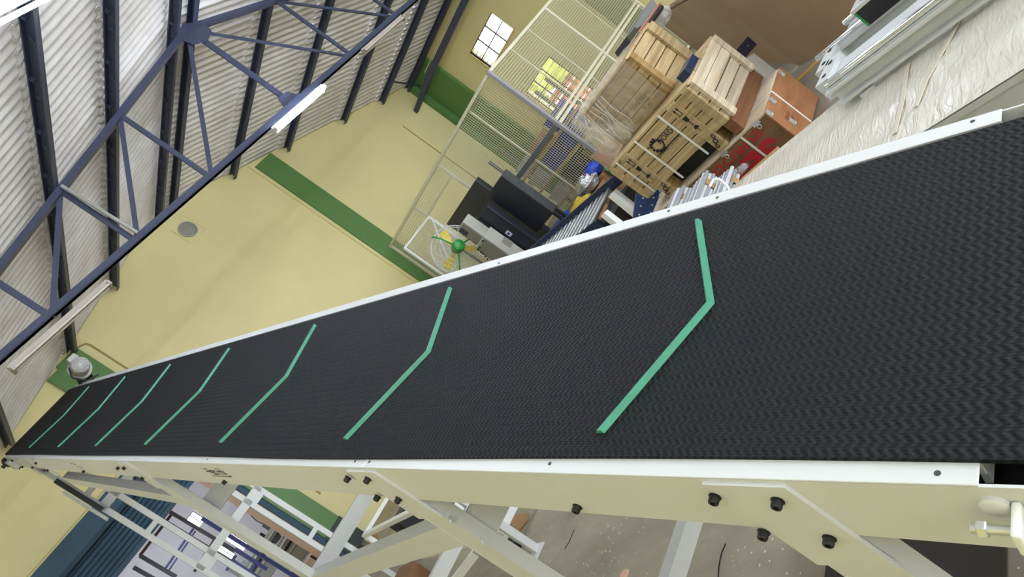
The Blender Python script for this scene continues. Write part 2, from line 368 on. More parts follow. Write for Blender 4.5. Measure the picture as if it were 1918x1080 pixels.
tube_lamp(3.9, 5.1, 3.44, LZ, True, 'added fill tube lamp under the near truss, just out of frame above')
tube_lamp(8.0, 9.2, 3.44, LZ, True, 'added fill tube lamp under the near truss, right of the ridge')
tube_lamp(10.0, 11.2, 3.44, LZ-0.1, True, 'added fill tube lamp under the near truss, close to the side wall')
tube_lamp(-2.2, -1.0, 3.44, LZ-0.45, True, 'added fill tube lamp under the near truss, close to the left wall')

# roller shutter
sh = thing('roller_shutter', (1.0, YA-0.1, H+1.2), 'dark blue roller shutter half raised over the doorway', 'shutter')
SZ0, SZ1 = H+1.18, H+2.06
MB().prism([(DX0-0.1, YA-0.30, SZ1-0.36),(DX0-0.1, YA-0.34, SZ1-0.30),(DX0-0.1, YA-0.34, SZ1-0.02),(DX0-0.1, YA-0.02, SZ1-0.02),(DX0-0.1, YA-0.02, SZ1-0.36)], (DX1-DX0+0.02, 0, 0)).build('hood', 'shutter_blue', sh)
z = SZ0 + 0.07
me = MB().prism([(DX0, YA-0.05, 0),(DX0, YA-0.075, 0.012),(DX0, YA-0.082, 0.036),(DX0, YA-0.075, 0.058),(DX0, YA-0.05, 0.068)], (DX1-DX0-0.08, 0, 0)).build('slat', 'shutter_blue', sh)
me.location.z = z; z += 0.07
while z < SZ1-0.22:
    c = me.copy(); COL.objects.link(c); c.location.z = z; z += 0.07
MB().box(DX0, DX1-0.04, YA-0.049, YA-0.041, SZ0, SZ1-0.03).build('curtain_backing', 'shutter_blue', sh)
MB().box(DX0, DX1-0.06, YA-0.09, YA-0.05, SZ0, SZ0+0.07).build('bottom_bar', 'shutter_blue', sh)
MB().box(-2.4, 3.2, YA-0.012, YA, SZ1+0.06, SZ1+0.075).build('groove', 'yellow_edge', wall_back)

# round louvre in the gable
vent = thing('wall_vent', (6.5, YA, H+4.1), 'round metal louvre in a square frame high on the yellow gable', 'vent')
cx, cz = 6.50, H+4.12
MB().torus((cx, YA-0.02, cz), (0,1,0), 0.155, 0.016, 28, 6).build('ring', 'zinc', vent, smooth=True)
MB().lathe((cx, YA-0.004, cz), (0,1,0), [(0.15,0),(0.15,0.003)], 24).build('backing', 'lamp_dull', vent)
for i in range(9):
    dz = -0.12 + i*0.03; hw = math.sqrt(max(0.0, 0.15**2-dz*dz))
    MB().obox((cx, YA-0.02, cz+dz), (hw,0,0), (0,0.012,0.008), (0,-0.001,0.0015)).build('louvre_blade', 'zinc', vent)
for (x0, x1, z0, z1) in ((-.21,.21,.2,.21),(-.21,.21,-.21,-.2),(-.21,-.2,-.2,.2),(.2,.21,-.2,.2)):
    MB().box(cx+x0, cx+x1, YA-0.012, YA, cz+z0, cz+z1).build('frame', 'yellow_wall', vent)
# conduits on the gable
mat('conduit_paint', (168,152,90), 0.6)
p0 = at(137, 648, Y=YA-0.02); p1 = at(157, 639, Y=YA-0.02); p2 = at(250, 697, Y=YA-0.02)
xx = p2.x
tag(MB().path([(p0.x, YA-0.02, p0.z-0.05), (xx-0.06, YA-0.02, p1.z-0.03), (xx-0.02, YA-0.02, p1.z-0.05), (xx, YA-0.02, p1.z-0.12), (xx, YA-0.02, 1.0)], 0.012).build('conduit_pipe', 'conduit_paint'), 'yellow painted conduit bending down beside the left green pilaster', 'conduit')
xx = at(790, 262, Y=YA).x
tag(MB().path([(xx, YA-0.01, 4.1), (xx, YA-0.01, 0.2)], 0.012).build('conduit_pipe', 'conduit_paint'), 'thin painted conduit running down the gable from the eave beam end', 'conduit')

# windows in the side wall
def window(n, y0, y1, z0, z1, ny, nz, label):
    w = bpy.data.objects.new('window_%d' % n, None); COL.objects.link(w); w.location = (XB, (y0+y1)/2, z0); PINV[w.name] = Matrix.Translation((-XB, -(y0+y1)/2, -z0)); tag(w, label, kind='structure')
    x = XB+0.06; t = 0.018
    for a in ((y0,y0+t,z0,z1),(y1-t,y1,z0,z1),(y0+t,y1-t,z0,z0+t),(y0+t,y1-t,z1-t,z1)): MB().box(x-0.02, x+0.02, *a).build('window_frame', 'window_frame', w)
    for i in range(1, ny): y = y0+(y1-y0)*i/ny; MB().box(x-0.014, x+0.014, y-0.012, y+0.012, z0+t, z1-t).build('mullion', 'window_frame', w)
    for i in range(1, nz): z = z0+(z1-z0)*i/nz; MB().box(x-0.012, x+0.012, y0+t, y1-t, z-0.011, z+0.011).build('transom', 'window_frame', w)
    for i in range(ny):
        for j in range(nz):
            a, c = y0+(y1-y0)*i/ny+0.012, y0+(y1-y0)*(i+1)/ny-0.012; e, g = z0+(z1-z0)*j/nz+0.011, z0+(z1-z0)*(j+1)/nz-0.011
            MB().box(x-0.002, x+0.002, a, c, e, g).build('pane', 'glass', w)
    nb = nz*3
    for i in range(nb):
        z = z0+(z1-z0)*(i+0.5)/nb; MB().tube((x-0.05, y0, z), (x-0.05, y1, z), 0.006, 6).build('bar', 'window_frame', w)
    MB().box(XB-0.02, XB+0.10, y0-0.05, y1+0.03, z0-0.03, z0).build('sill', 'window_sill', w)
    MB().box(XB-0.012, XB+0.10, y1, y1+0.03, z0, z1).build('reveal', 'window_sill', w)
    return w
window(1, *W1[:2], *W1[2:], 3, 2, 'high barred window with white daylight above the mesh cage')
window(2, *W2[:2], *W2[2:], 3, 4, 'barred window behind the mesh cage showing foliage and brick outside')
# ================================================================ MAIN CONVEYOR
CU = Vector((0.07285794, 0.92158871, 0.38126889)); CW = Vector((0.99688958, -0.07881099, 0)); CN = CW.cross(CU)
CAM = Vector((0, 0, H)); D = 0.92
def cv(u, w, n): return CAM + CU*u + CW*w + CN*n
def cvs(x, y, w):
    d = ray(x, y); q = d*(w/d.dot(CW)); return q.dot(CU), q.dot(CN)
W0, WI, WBN, WBF, WFI, W9 = 0.599, 0.641, 0.630, 1.408, 1.428, 1.472
NT, NB = -D, -D-0.147
U0, U1, UF = -0.35, 8.30, 0.295
def belt_mat():
    m = mat('belt_rubber', (50,53,62), 0.62, spec=0.16); nt = m.node_tree; b = nt.nodes['Principled BSDF']
    tc = nt.nodes.new('ShaderNodeTexCoord'); sp = nt.nodes.new('ShaderNodeSeparateXYZ'); nt.links.new(tc.outputs['Object'], sp.inputs[0])
    def M(op, a, c=None):
        q = nt.nodes.new('ShaderNodeMath'); q.operation = op
        for i, v in enumerate((a, c)):
            if v is None: continue
            if isinstance(v, (int, float)): q.inputs[i].default_value = v
            else: nt.links.new(v, q.inputs[i])
        return q.outputs[0]
    u, w = sp.outputs['X'], sp.outputs['Y']
    zig = M('PINGPONG', w, 0.013)
    ph = M('ADD', u, M('MULTIPLY', zig, 0.75))
    wave = M('SINE', M('MULTIPLY', ph, 6.28318/0.0165))
    rib = M('SINE', M('MULTIPLY', w, 6.28318/0.006))
    h = M('ADD', M('MULTIPLY', wave, 0.85), M('MULTIPLY', rib, 0.16))
    bp = nt.nodes.new('ShaderNodeBump'); bp.inputs['Strength'].default_value = 0.85; bp.inputs['Distance'].default_value = 0.0025
    nt.links.new(h, bp.inputs['Height']); nt.links.new(bp.outputs[0], b.inputs['Normal'])
    r = nt.nodes.new('ShaderNodeValToRGB'); r.color_ramp.elements[0].color = [lin(v) for v in (10,11,13)]+[1]; r.color_ramp.elements[1].color = [lin(v) for v in (30,33,39)]+[1]
    nt.links.new(M('MULTIPLY_ADD', h, 0.4), r.inputs[0])
    nt.links.new(r.outputs[0], b.inputs['Base Color'])
    for nd in nt.nodes:
        if nd.type == 'MATH' and nd.operation == 'MULTIPLY_ADD': nd.inputs[2].default_value = 0.5
belt_mat()
mat('belt_back', (22,22,25), 0.6)
cvr = thing('inclined_conveyor', cv(3.5, 1.02, -1.4), 'inclined belt conveyor with black ribbed belt, green chevron cleats and cream steel frame', 'conveyor')
def cbox(b, u0, u1, w0, w1, n0, n1):
    return b.hexa([cv(u0,w0,n0),cv(u1,w0,n0),cv(u1,w1,n0),cv(u0,w1,n0)], [cv(u0,w0,n1),cv(u1,w0,n1),cv(u1,w1,n1),cv(u0,w1,n1)])
# belt: built flat in its own axes so the ribs follow it
NBELT = -0.908
beltm = MB(); nu, thk = 60, 0.009
pts = []
vs = []; fs = []
for i in range(nu+1):
    uu = U0 - 0.3 + (U1 - U0 + 0.3)*i/nu
    sag = 0.006*math.sin(uu*2.1)*(1 if uu < 3 else 0.3)
    for ww, dn in ((WBN+sag, 0), (WBF, 0), (WBF, -thk), (WBN+sag, -thk)): vs.append((uu, ww, NBELT+dn))
for i in range(nu):
    a = i*4; c = a+4
    fs += [(a,c,c+1,a+1),(a+1,c+1,c+2,a+2),(a+2,c+2,c+3,a+3),(a+3,c+3,c,a)]
belt = beltm.add(vs, fs).build('belt', 'belt_rubber', cvr)
BASIS = Matrix(((CU.x, CW.x, CN.x, 0), (CU.y, CW.y, CN.y, 0), (CU.z, CW.z, CN.z, H), (0, 0, 0, 1)))
belt.matrix_basis = BASIS
bhead = MB()       # belt wrap over the head roller and the return run
for i in range(9):
    a0, a1 = math.pi/2 - math.pi*i/9, math.pi/2 - math.pi*(i+1)/9; R = 0.06; uc, nc = U1, NBELT-R
    q = lambda a: (uc+R*math.cos(a), nc+R*math.sin(a))
    (ua, na), (ub, nb) = q(a0), q(a1)
    bhead.add([cv(ua,WBN,na),cv(ub,WBN,nb),cv(ub,WBF,nb),cv(ua,WBF,na)], [(0,1,2,3)])
cbox(bhead, 0.1, U1, WBN+0.01, WBF-0.01, NBELT-0.128, NBELT-0.120)
bhead.build('belt_return', 'belt_back', cvr, smooth=True)
# green chevron cleats
for u0 in (0.82, 1.858, 2.885, 3.918, 4.94, 6.02, 7.172):
    b = MB(); nt_, nb_ = NBELT+0.010, NBELT-0.001
    def tri(ua, wa, ub, wb):
        h = 0.011
        a = [cv(ua-h,wa,nb_),cv(ua+h,wa,nb_),cv(ua+0.004,wa,nt_),cv(ua-0.006,wa,nt_)]
        c = [cv(ub-h,wb,nb_),cv(ub+h,wb,nb_),cv(ub+0.004,wb,nt_),cv(ub-0.006,wb,nt_)]
        b.hexa(a, c)
    tri(u0+0.135, 1.353, u0, 1.030); tri(u0, 1.030, u0+0.155, 0.692)
    b.build('cleat', 'cleat_green', cvr)
# side frames: web + top flange, plain web past the flange end
for nm, wo, wi, s in (('near', W0, WI, 1), ('far', W9, WFI, -1)):
    b = MB(); t = 0.005
    lo, hi = sorted((wo, wo+s*t)); cbox(b, U0-0.4, U1-0.08, lo, hi, NB, NT)
    b.build('side_plate', 'cream_paint', cvr)
    b = MB(); lo, hi = sorted((wo, wi)); cbox(b, UF, U1-0.10, lo, hi, NT, NT+0.004)
    lo, hi = sorted((wi, wi-s*0.004)); cbox(b, UF, U1-0.10, lo, hi, NT-0.028, NT)
    b.build('top_flange', 'cream_paint', cvr, bevel=0.0018)
    b = MB(); lo, hi = sorted((wo+s*t, wi)); cbox(b, UF, U1-0.10, lo, hi, NB, NB+0.004); b.build('bottom_flange', 'cream_paint', cvr)
b = MB(); cbox(b, UF+0.03, U1-0.12, WBN+0.004, WBF-0.004, NBELT-0.016, NBELT-0.0095); b.build('slider_bed', 'cream_paint', cvr)
b = MB(); cbox(b, UF+0.002, UF+0.012, WI+0.004, WFI-0.004, NT-0.06, NT-0.010); b.build('bed_end_plate', 'cream_paint', cvr)
# tail pulley
MB().tube(cv(0.06,WBN+0.01,NBELT-0.075), cv(0.06,WBF-0.01,NBELT-0.075), 0.063, 28).build('tail_pulley', 'black_plastic', cvr, smooth=True)
MB().tube(cv(U1,WBN+0.005,NBELT-0.06), cv(U1,WBF-0.005,NBELT-0.06), 0.050, 24).build('head_pulley', 'black_plastic', cvr, smooth=True)
# joints in the flanges and small holes
mat('hole_dark', (60,62,66), 0.8)
for px in (1758, 1032, 700, 666): 
    uu = cvs(px, 860+px*0.017, 0.62)[0]
for x, y in ((1758,889),(1032,870),(694,866),(667,865),(390,861)):
    d = ray(x, y); q = d*(NT/d.dot(CN)); c = cv(q.dot(CU), q.dot(CW), NT+0.0042); MB().lathe(c, CN, [(0.0045,0),(0.0045,0.0006)], 12).build('flange_hole', 'hole_dark', cvr)
for x, y in ((1823,230),(1254,397),(936,494),(1345,372)):
    d = ray(x, y); q = d*(NT/d.dot(CN)); c = cv(q.dot(CU), q.dot(CW), NT+0.0042); MB().lathe(c, CN, [(0.0048,0),(0.0048,0.0006)], 12).build('flange_hole', 'hole_dark', cvr)
for x, y in ((685,863),(236,862),(68,853)):
    uu = cvs(x, y, 0.62)[0]; b = MB(); cbox(b, uu-0.0015, uu+0.0015, W0, WI, NT+0.0041, NT+0.005); b.build('flange_joint', 'white_paint', cvr)
# bolts on the near plate
BOLT = None
def bolt(u, n, w=W0, r=0.0095, ln=0.015, thick=0.0):
    global BOLT
    c = cv(u, w-thick, n)
    o = MB().lathe(c, -CW, [(r*1.22,0),(r*1.22,0.002),(r*1.0,0.002),(r*1.0,ln-0.002),(r*0.88,ln),(r*0.5,ln),(r*0.5,ln-0.006)], 14).build('bolt', 'black_steel', cvr)
VD = Vector((-0.3814, -0.9244))      # straight down in (u, n)
PT = 0.008
for (u, n) in ((0.706,-0.961),(0.592,-0.964),(0.667,-1.067),(0.552,-1.069),(1.954,-0.958),(1.843,-0.959),(1.91,-1.054),(1.801,-1.057),(4.486,-0.969),(4.357,-0.966),(4.414,-1.06),(4.284,-1.06),(6.921,-1.062),(6.799,-1.062),(6.844,-0.964)):
    bolt(u, n, thick=PT)
for (u, n) in ((1.094,-1.042),(3.106,-1.046),(5.59,-1.049),(7.41,-1.048),(7.906,-1.052),(7.964,-0.957)): bolt(u, n)
for (u, n) in ((8.20,-1.04),(8.12,-0.985),(8.02,-1.05)): bolt(u, n, r=0.013, ln=0.03)
# head bearing block
MB().obox(cv(8.10, W0-0.02, -1.0), CU*0.10, CN*0.05, CW*0.018).build('bearing_block', 'cream_paint', cvr)
MB().lathe(cv(8.27, W0-0.0, -0.975), -CW, [(0.055,0),(0.055,0.03),(0.03,0.05),(0.018,0.05),(0.018,0.075)], 20).build('bearing', 'black_steel', cvr, smooth=True)
yd = Vector((CU.x, CU.y, 0)).normalized()
# welded gusset plates and legs
def leg_set(ut, wid, un_edge, bottom_gap, name='leg', hole=False):
    pass
def up_to(u, n, L): return u + VD.x*L, n + VD.y*L
def legs(ua, ub, ladder=(), plate_l=0.26, zb=0.0):
    """ua > ub: top corners of the plate on the flange (u), straight down from there"""
    for side, w in (('near', W0), ('far', W9)):
        s = -1 if side == 'near' else 1
        b = MB(); tw = w + s*PT if side == 'near' else w
        (u1, n1), (u2, n2) = up_to(ua, NT-0.006, plate_l), up_to(ub, NT-0.006, plate_l*0.92)
        b.prism([cv(ua, tw, NT-0.006), cv(ub, tw, NT-0.006), cv(u2, tw, n2), cv(u1, tw, n1)], CW*PT)
        b.build('gusset_plate', 'cream_paint', cvr)
        # column: channel in the vertical plane of the plate, from under the frame down to the floor
        um = (ua+ub)/2; top = cv(um, w, NB-0.01); hw = (ua-ub)/2*abs(CU.y)*0.92
        yd = Vector((CU.x, CU.y, 0)).normalized(); wd_ = CW
        base = Vector((top.x, top.y, zb)); inn = wd_*(-s)       # inwards
        # shift so that column stays straight under the plate
        q = cv(*[(up_to(um, NT-0.006, plate_l*0.6))[0], w, (up_to(um, NT-0.006, plate_l*0.6))[1]]); base = Vector((q.x, q.y, zb)); top = Vector((q.x, q.y, q.z + 0.05))
        if side in ladder:
            for k in (0, 1):
                MB().beam(base + inn*(0.025+0.15*k), top + inn*(0.025+0.15*k) - Vector((0,0,0.05*k)), 0.05, 0.05, up=yd).build('leg', 'cream_paint', cvr)
            zz = 0.45
            while zz < top.z - 0.2:
                MB().beam(Vector((base.x, base.y, zz)) + inn*0.05, Vector((base.x, base.y, zz)) + inn*0.15, 0.045, 0.045).build('rung', 'cream_paint', cvr); zz += 0.62
            MB().obox(base + inn*0.1 + Vector((0,0,0.005)), yd*0.06, inn*0.12, Vector((0,0,0.005))).build('foot_plate', 'cream_paint', cvr)
            continue
        t = 0.005; dep = 0.045
        m_ = (top+base)/2; hl = (top-base)/2
        b = MB(); off = inn*(dep/2) + inn*0.001
        b.obox(m_ + inn*0.004, yd*hw, inn*t/2, hl)
        b.obox(m_ + inn*(dep/2) - yd*(hw-t/2), yd*t/2, inn*dep/2, hl); b.obox(m_ + inn*(dep/2) + yd*(hw-t/2), yd*t/2, inn*dep/2, hl)
        b.build('leg', 'cream_paint', cvr)
        MB().obox(base + inn*0.03 + Vector((0,0,0.005)), yd*(hw+0.04), inn*0.06, Vector((0,0,0.005))).build('foot_plate', 'cream_paint', cvr)
    return
legs(0.713, 0.564); legs(1.923, 1.775); legs(4.40, 4.218, ladder=('far',)); legs(7.66, 7.48, ladder=('near', 'far'))
for tw in (W0-PT, W9):
    (u1, n1), (u2, n2) = up_to(6.96, NT-0.006, 0.24), up_to(6.76, NT-0.006, 0.24)
    MB().prism([cv(6.96, tw, NT-0.006), cv(6.76, tw, NT-0.006), cv(u2, tw, n2), cv(u1, tw, n1)], CW*PT).build('gusset_plate', 'cream_paint', cvr)
def column_xy(ua, ub, w, pl=0.26):
    u, n = up_to((ua+ub)/2, NT-0.006, pl*0.6); return cv(u, w, n)
# cross beams between the legs
yd = Vector((CU.x, CU.y, 0)).normalized()
def cross(ua, ub, z, h, d, m='cream_paint', dy=0.0):
    a = column_xy(ua, ub, W0+0.01); c = column_xy(ua, ub, W9-0.01)
    a = Vector((a.x, a.y, z)) + yd*dy; c = Vector((c.x, c.y, z)) + yd*dy
    MB().obox((a+c)/2, (c-a)/2, Vector((0,0,h/2)), yd*d/2).build('cross_beam', m, cvr)
def zof(ua, ub): return column_xy(ua, ub, W0).z
cross(1.923, 1.775, zof(1.923,1.775)-0.085, 0.075, 0.012, dy=-0.05)
cross(1.923, 1.775, zof(1.923,1.775)-0.22, 0.11, 0.012, dy=-0.05)
cross(1.923, 1.775, 0.36, 0.06, 0.06)
cross(0.713, 0.564, 0.16, 0.06, 0.06); cross(4.40, 4.218, zof(4.4,4.218)-0.36, 0.11, 0.05); cross(4.40, 4.218, 1.12, 0.09, 0.05); cross(4.40, 4.218, 0.5, 0.09, 0.05)
for z in (2.75, 1.75, 0.6): cross(7.66, 7.48, z, 0.08, 0.05)
# diagonal braces along the conveyor
def brace(p, q, w=0.075, d=0.06): MB().beam(p, q, d, w, up=CW.cross((Vector(q)-Vector(p)).normalized())).build('brace', 'cream_paint', cvr)
for w in (W0+0.035, W9-0.035):
    a = column_xy(1.923,1.775,w); c = column_xy(4.40,4.218,w)
    brace(Vector((a.x, a.y, 1.05)) + yd*0.06, Vector((c.x, c.y, 1.10)) - yd*0.03, 0.10)
    e = column_xy(6.96,6.76,w)
    brace(Vector((e.x, e.y, 3.02)) + yd*0.1, Vector((c.x, c.y, 1.95)) + yd*0.05, 0.085)
# take-up screw at the tail on the near plate
tw = W0-0.03
MB().obox(cv(0.262, W0-0.026, -0.972), CU*0.006, CN*0.024, CW*0.026).build('takeup_lug', 'white_paint', cvr, bevel=0.004)
MB().tube(cv(0.318, tw, -0.972), cv(-0.1, tw, -0.972), 0.0065, 14).build('takeup_screw', 'zinc', cvr, smooth=True)
for u in (0.298, 0.244): MB().lathe(cv(u, tw, -0.972), CU, [(0.0105,0),(0.0118,0.002),(0.0118,0.011),(0.0105,0.013)], 6).build('hex_nut', 'zinc', cvr)
ub_, nb2 = cvs(1864, 951, W0-0.006)
MB().lathe(cv(ub_, W0, nb2), -CW, [(0.019,0),(0.019,0.006),(0.014,0.010)], 24).build('weld_boss', 'cream_paint', cvr, smooth=True)
# maker's marking on the near plate (worn, unreadable dashes)
mk = MB()
def dash(x, y, du, dn):
    u, n = cvs(x, y, W0); c = cv(u, W0-0.0006, n); mk.obox(c, CU*du, CN*dn, CW*0.0004)
for (x, y, du, dn) in ((384,877.5,.02,.003),(390.5,882,.025,.004),(394,880.5,.012,.004),(398,883.8,.02,.004),(399.5,881.5,.012,.003),(403,887.5,.012,.003),(407,887.7,.012,.004),(411,882.5,.02,.004),(418,883.5,.01,.003),(423,886.5,.014,.003),(431.5,891.5,.012,.005),(405.5,891,.045,.0018),(422,892,.045,.0018),(406,877.6,.03,.0015)): dash(x, y, du, dn)
for k in range(7): 
    x = 401+k*3.2; u, n = cvs(x, 884.5, W0); mk.obox(cv(u, W0-0.0006, n), (CU*0.7+CN*-1.2).normalized()*0.02, (CN*0.7+CU*1.2).normalized()*0.0016, CW*0.0004)
for (x, y, du, dn) in ((134,867.5,.03,.003),(141,870,.03,.003),(147,873,.03,.003),(153,875.5,.03,.003),(139,868,.02,.002)): dash(x, y, du, dn)
tag(mk.build('stamped_marking', 'black_plastic', cvr), kind='stuff')
# gear motor at the head, far side
mc = at(150, 686, Y=7.35)
ax = Vector((-0.10, -0.95, -0.16)).normalized()      # fan cover faces back down the belt
mo = MB().lathe(mc, ax, [(0.075,-0.10),(0.082,-0.08),(0.082,0.06),(0.070,0.085),(0.066,0.088)], 32).build('motor_body', 'motor_grey', cvr, smooth=True)
MB().lathe(mc - ax*0.10, -ax, [(0.105,0),(0.105,0.03),(0.07,0.03),(0.06,0.12)], 28).build('motor_flange', 'motor_grey', cvr, smooth=True)
grill = MB(); aa = ax.cross(Vector((0,0,1))).normalized(); ab = ax.cross(aa)
for ring, cnt in ((0.022, 8), (0.035, 12), (0.047, 16), (0.058, 20)):
    for i in range(cnt):
        th = 6.28318*i/cnt; grill.lathe(mc + ax*0.0885 + (aa*math.cos(th) + ab*math.sin(th))*ring, ax, [(0.0045,0),(0.0045,0.001)], 6)
grill.build('grille_hole', 'black_plastic', mo)
MB().obox(mc + Vector((0.02,0,0.10)) - ax*0.0, aa*0.045, ax*0.05, Vector((0,0,0.03))).build('terminal_box', 'motor_grey', cvr, bevel=0.006)
MB().beam(mc - ax*0.16, cv(8.0, W9+0.02, -0.99), 0.10, 0.10).build('gearbox', 'black_steel', cvr)
MB().path([mc + Vector((-0.07,-0.02,0.06)), mc + Vector((-0.12,0.02,-0.02)), mc + Vector((-0.06,0.05,-0.13)), mc + Vector((0.05,0.06,-0.16))], 0.008).build('motor_cable', 'black_plastic', cvr, smooth=True)
# black cable duct on the head leg
q = at(154, 933, Y=7.20)
MB().obox(Vector((q.x+0.0, q.y-0.05, 2.95)), yd*0.022, CW*0.02, Vector((0,0,0.23))).build('cable_duct', 'black_plastic', cvr)
MB().obox(Vector((q.x-0.03, q.y+0.03, 2.86)), yd*0.03, CW*0.012, Vector((0,0,0.22))).build('duct_backing', 'cream_paint', cvr)

lq = column_xy(1.923, 1.775, W0)
for x, y in ((846,973),(906,1012)):
    q = at(x, y, Y=lq.y-0.064); MB().lathe(q + Vector((0,-0.0,0)), -yd, [(0.013,0),(0.013,0.004),(0.008,0.004),(0.008,0.010)], 6).build('hex_bolt', 'zinc', cvr)
# ================================================================ MESH CAGE
mat('cage_post', (150,150,156), 0.45)
CX, CY, CZ = 8.75, 6.86, 2.64
cage = thing('mesh_cage', (CX, CY, 0), 'wire mesh store cage with cream frame standing in front of the gable wall', 'cage')
def cb(name, x0, x1, y0, y1, z0, z1, m='cage_frame', parent=cage): return MB().box(x0, x1, y0, y1, z0, z1).build(name, m, parent)
cb('post', CX-0.03, CX+0.03, CY-0.03, CY+0.03, 0, CZ, 'cage_post')
for y in (9.13, 10.43, 11.90): cb('post', CX-0.025, CX+0.025, y-0.025, y+0.025, 0, CZ)
cb('post', CX-0.012, CX+0.012, 7.69, 7.715, 0.05, CZ)
for x, h in ((9.54,.01),(10.25,.01),(11.03,.03),(11.83,.01),(13.12,.03)): cb('post', x-h, x+h, CY-h, CY+h, 0, CZ)
cb('rail', CX-0.03, CX+0.03, CY+0.035, 11.93, CZ-0.05, CZ); cb('rail', CX+0.035, 13.15, CY-0.025, CY+0.025, CZ-0.05, CZ)
cb('rail', CX-0.03, CX+0.03, CY+0.035, 9.1, 1.29, 1.37, 'cage_dark')
cb('rail', CX-0.02, CX+0.02, 9.155, 10.405, 2.27, 2.31)
for z in (1.28, 1.36): cb('rail', CX+0.035, 13.15, CY-0.022, CY+0.022, z, z+0.045)
cb('rail', CX-0.02, CX+0.02, CY+0.035, 9.1, 0.05, 0.10); cb('rail', CX+0.035, 13.15, CY-0.02, CY+0.02, 0.05, 0.10)
PIT, WT = 0.044, 0.0032
def wires_x(y0, y1, z0, z1, x=CX):
    b = MB(); y = y0
    while y < y1: b.box(x-WT, x+WT, y-WT, y+WT, z0, z1); y += PIT
    z = z0
    while z < z1: b.box(x-WT, x+WT, y0, y1, z-WT, z+WT); z += PIT
    return b
tag(wires_x(CY, 9.13, 0.1, CZ-0.05).build('wire_mesh', 'mesh_wire', cage), kind='stuff')
tag(wires_x(9.13, 10.43, 2.31, CZ-0.05).build('wire_mesh', 'mesh_wire', cage), kind='stuff')
tag(wires_x(10.43, 11.9, 0.1, CZ-0.05).build('wire_mesh', 'mesh_wire', cage), kind='stuff')
b = MB(); x = CX
while x < 13.1: b.box(x-WT, x+WT, CY-WT, CY+WT, 0.1, CZ-0.05); x += PIT
z = 0.1
while z < CZ-0.05: b.box(CX, 13.12, CY-WT, CY+WT, z-WT, z+WT); z += PIT
tag(b.build('wire_mesh', 'mesh_wire', cage), kind='stuff')
# open door leaf
xl = at(751, 462, Y=10.40).x; zt = 2.27; ZB = 0.08
leaf = MB()
for (x0, x1, z0, z1) in ((xl, xl+0.04, ZB, zt), (CX-0.07, CX-0.03, ZB, zt), (xl+0.04, CX-0.07, zt-0.04, zt), (xl+0.04, CX-0.07, ZB, ZB+0.04)): leaf.box(x0, x1, 10.38, 10.42, z0, z1)
leaf = leaf.build('door_leaf', 'white_paint', cage)
zm = 1.45
for a, c in (((xl+0.03, zm-0.35), (CX-0.06, zt-0.1)), ((xl+0.03, zm-0.35), (CX-0.06, zm-0.9))):
    MB().beam((a[0],10.37,a[1]), (c[0],10.37,c[1]), 0.012, 0.03).build('door_brace', 'white_paint', leaf)
b = MB(); x = xl+0.04
while x < CX-0.07: b.box(x-WT, x+WT, 10.40-WT, 10.40+WT, ZB+0.04, zt-0.04); x += PIT
z = ZB+0.04
while z < zt-0.04: b.box(xl+0.04, CX-0.07, 10.40-WT, 10.40+WT, z-WT, z+WT); z += PIT
tag(b.build('door_mesh', 'mesh_wire', leaf), kind='stuff')

# ---------------------------------------------------------------- things stored in the cage
mat('ply', (178,138,100), 0.7, rgb2=(196,160,122), scale=3, stretch=(1,8,1)); mat('carton', (172,130,92), 0.8, var=0.05, scale=4); mat('grey_plastic', (196,196,200), 0.5); mat('green_plastic', (40,130,60), 0.5)
mat('red_plastic', (176,60,58), 0.5); mat('foil', (200,202,206), 0.22, metal=0.8, bump=0.9, bscale=25); mat('yellow_bag', (206,190,60), 0.35, bump=0.7, bscale=30, rgb2=(190,150,40), scale=9); mat('olive_box', (150,140,84), 0.7, var=0.08)
mat('navy_box', (28,34,70), 0.5); mat('blue_bag', (46,76,186), 0.3, bump=0.6, bscale=20)
rack = thing('storage_rack', (9.4, 7.8, 0), 'tan timber shelf rack loaded with bins inside the mesh cage', 'rack')
RXA, RXB, RYA, RYB = 9.25, 9.75, 7.0, 8.9
for z in (0.45, 0.86, 1.22): MB().box(RXA, RXB, RYA, RYB, z-0.04, z).build('shelf_board', 'ply', rack)
for x in (RXA+0.03, RXB-0.03):
    for y in (RYA+0.03, RYB-0.03): MB().box(x-0.025, x+0.025, y-0.025, y+0.025, 0, 1.9).build('upright', 'cage_dark', rack)
def bin_(label, x, y, z, sx, sy, sz, m, grp=None):
    o = thing('storage_bin', (x, y, z), label, 'bin', grp); t = 0.008; b = MB(); k = 0.86
    lo = [(x-sx*k/2, y-sy*k/2, z), (x+sx*k/2, y-sy*k/2, z), (x+sx*k/2, y+sy*k/2, z), (x-sx*k/2, y+sy*k/2, z)]
    hi = [(x-sx/2, y-sy/2, z+sz), (x+sx/2, y-sy/2, z+sz), (x+sx/2, y+sy/2, z+sz), (x-sx/2, y+sy/2, z+sz)]
    ih = [(x+(p[0]-x)*0.92, y+(p[1]-y)*0.92, p[2]) for p in hi]; il = [(x+(p[0]-x)*0.92, y+(p[1]-y)*0.92, z+t) for p in lo]
    v = lo+hi+ih+il; f = [(3,2,1,0),(12,13,14,15)]
    for i in range(4):
        j = (i+1) % 4; f += [(i,j,4+j,4+i),(4+i,4+j,8+j,8+i),(8+i,8+j,12+j,12+i)]
    b.add(v, f).build('tub', m, o)
    r = MB()
    for (p, q) in zip(hi, hi[1:]+hi[:1]): r.beam(p, q, 0.02, 0.02)
    r.build('rim', m, o); MB().box(x-sx/2-0.012, x-sx/2+0.004, y-sy*0.12, y+sy*0.12, z+sz*0.62, z+sz*0.8).build('handle', m, o)
    return o
bin_('blue plastic bin on the middle shelf, near the cage corner post', 9.5, 7.35, 0.86, 0.44, 0.42, 0.30, 'blue_plastic')
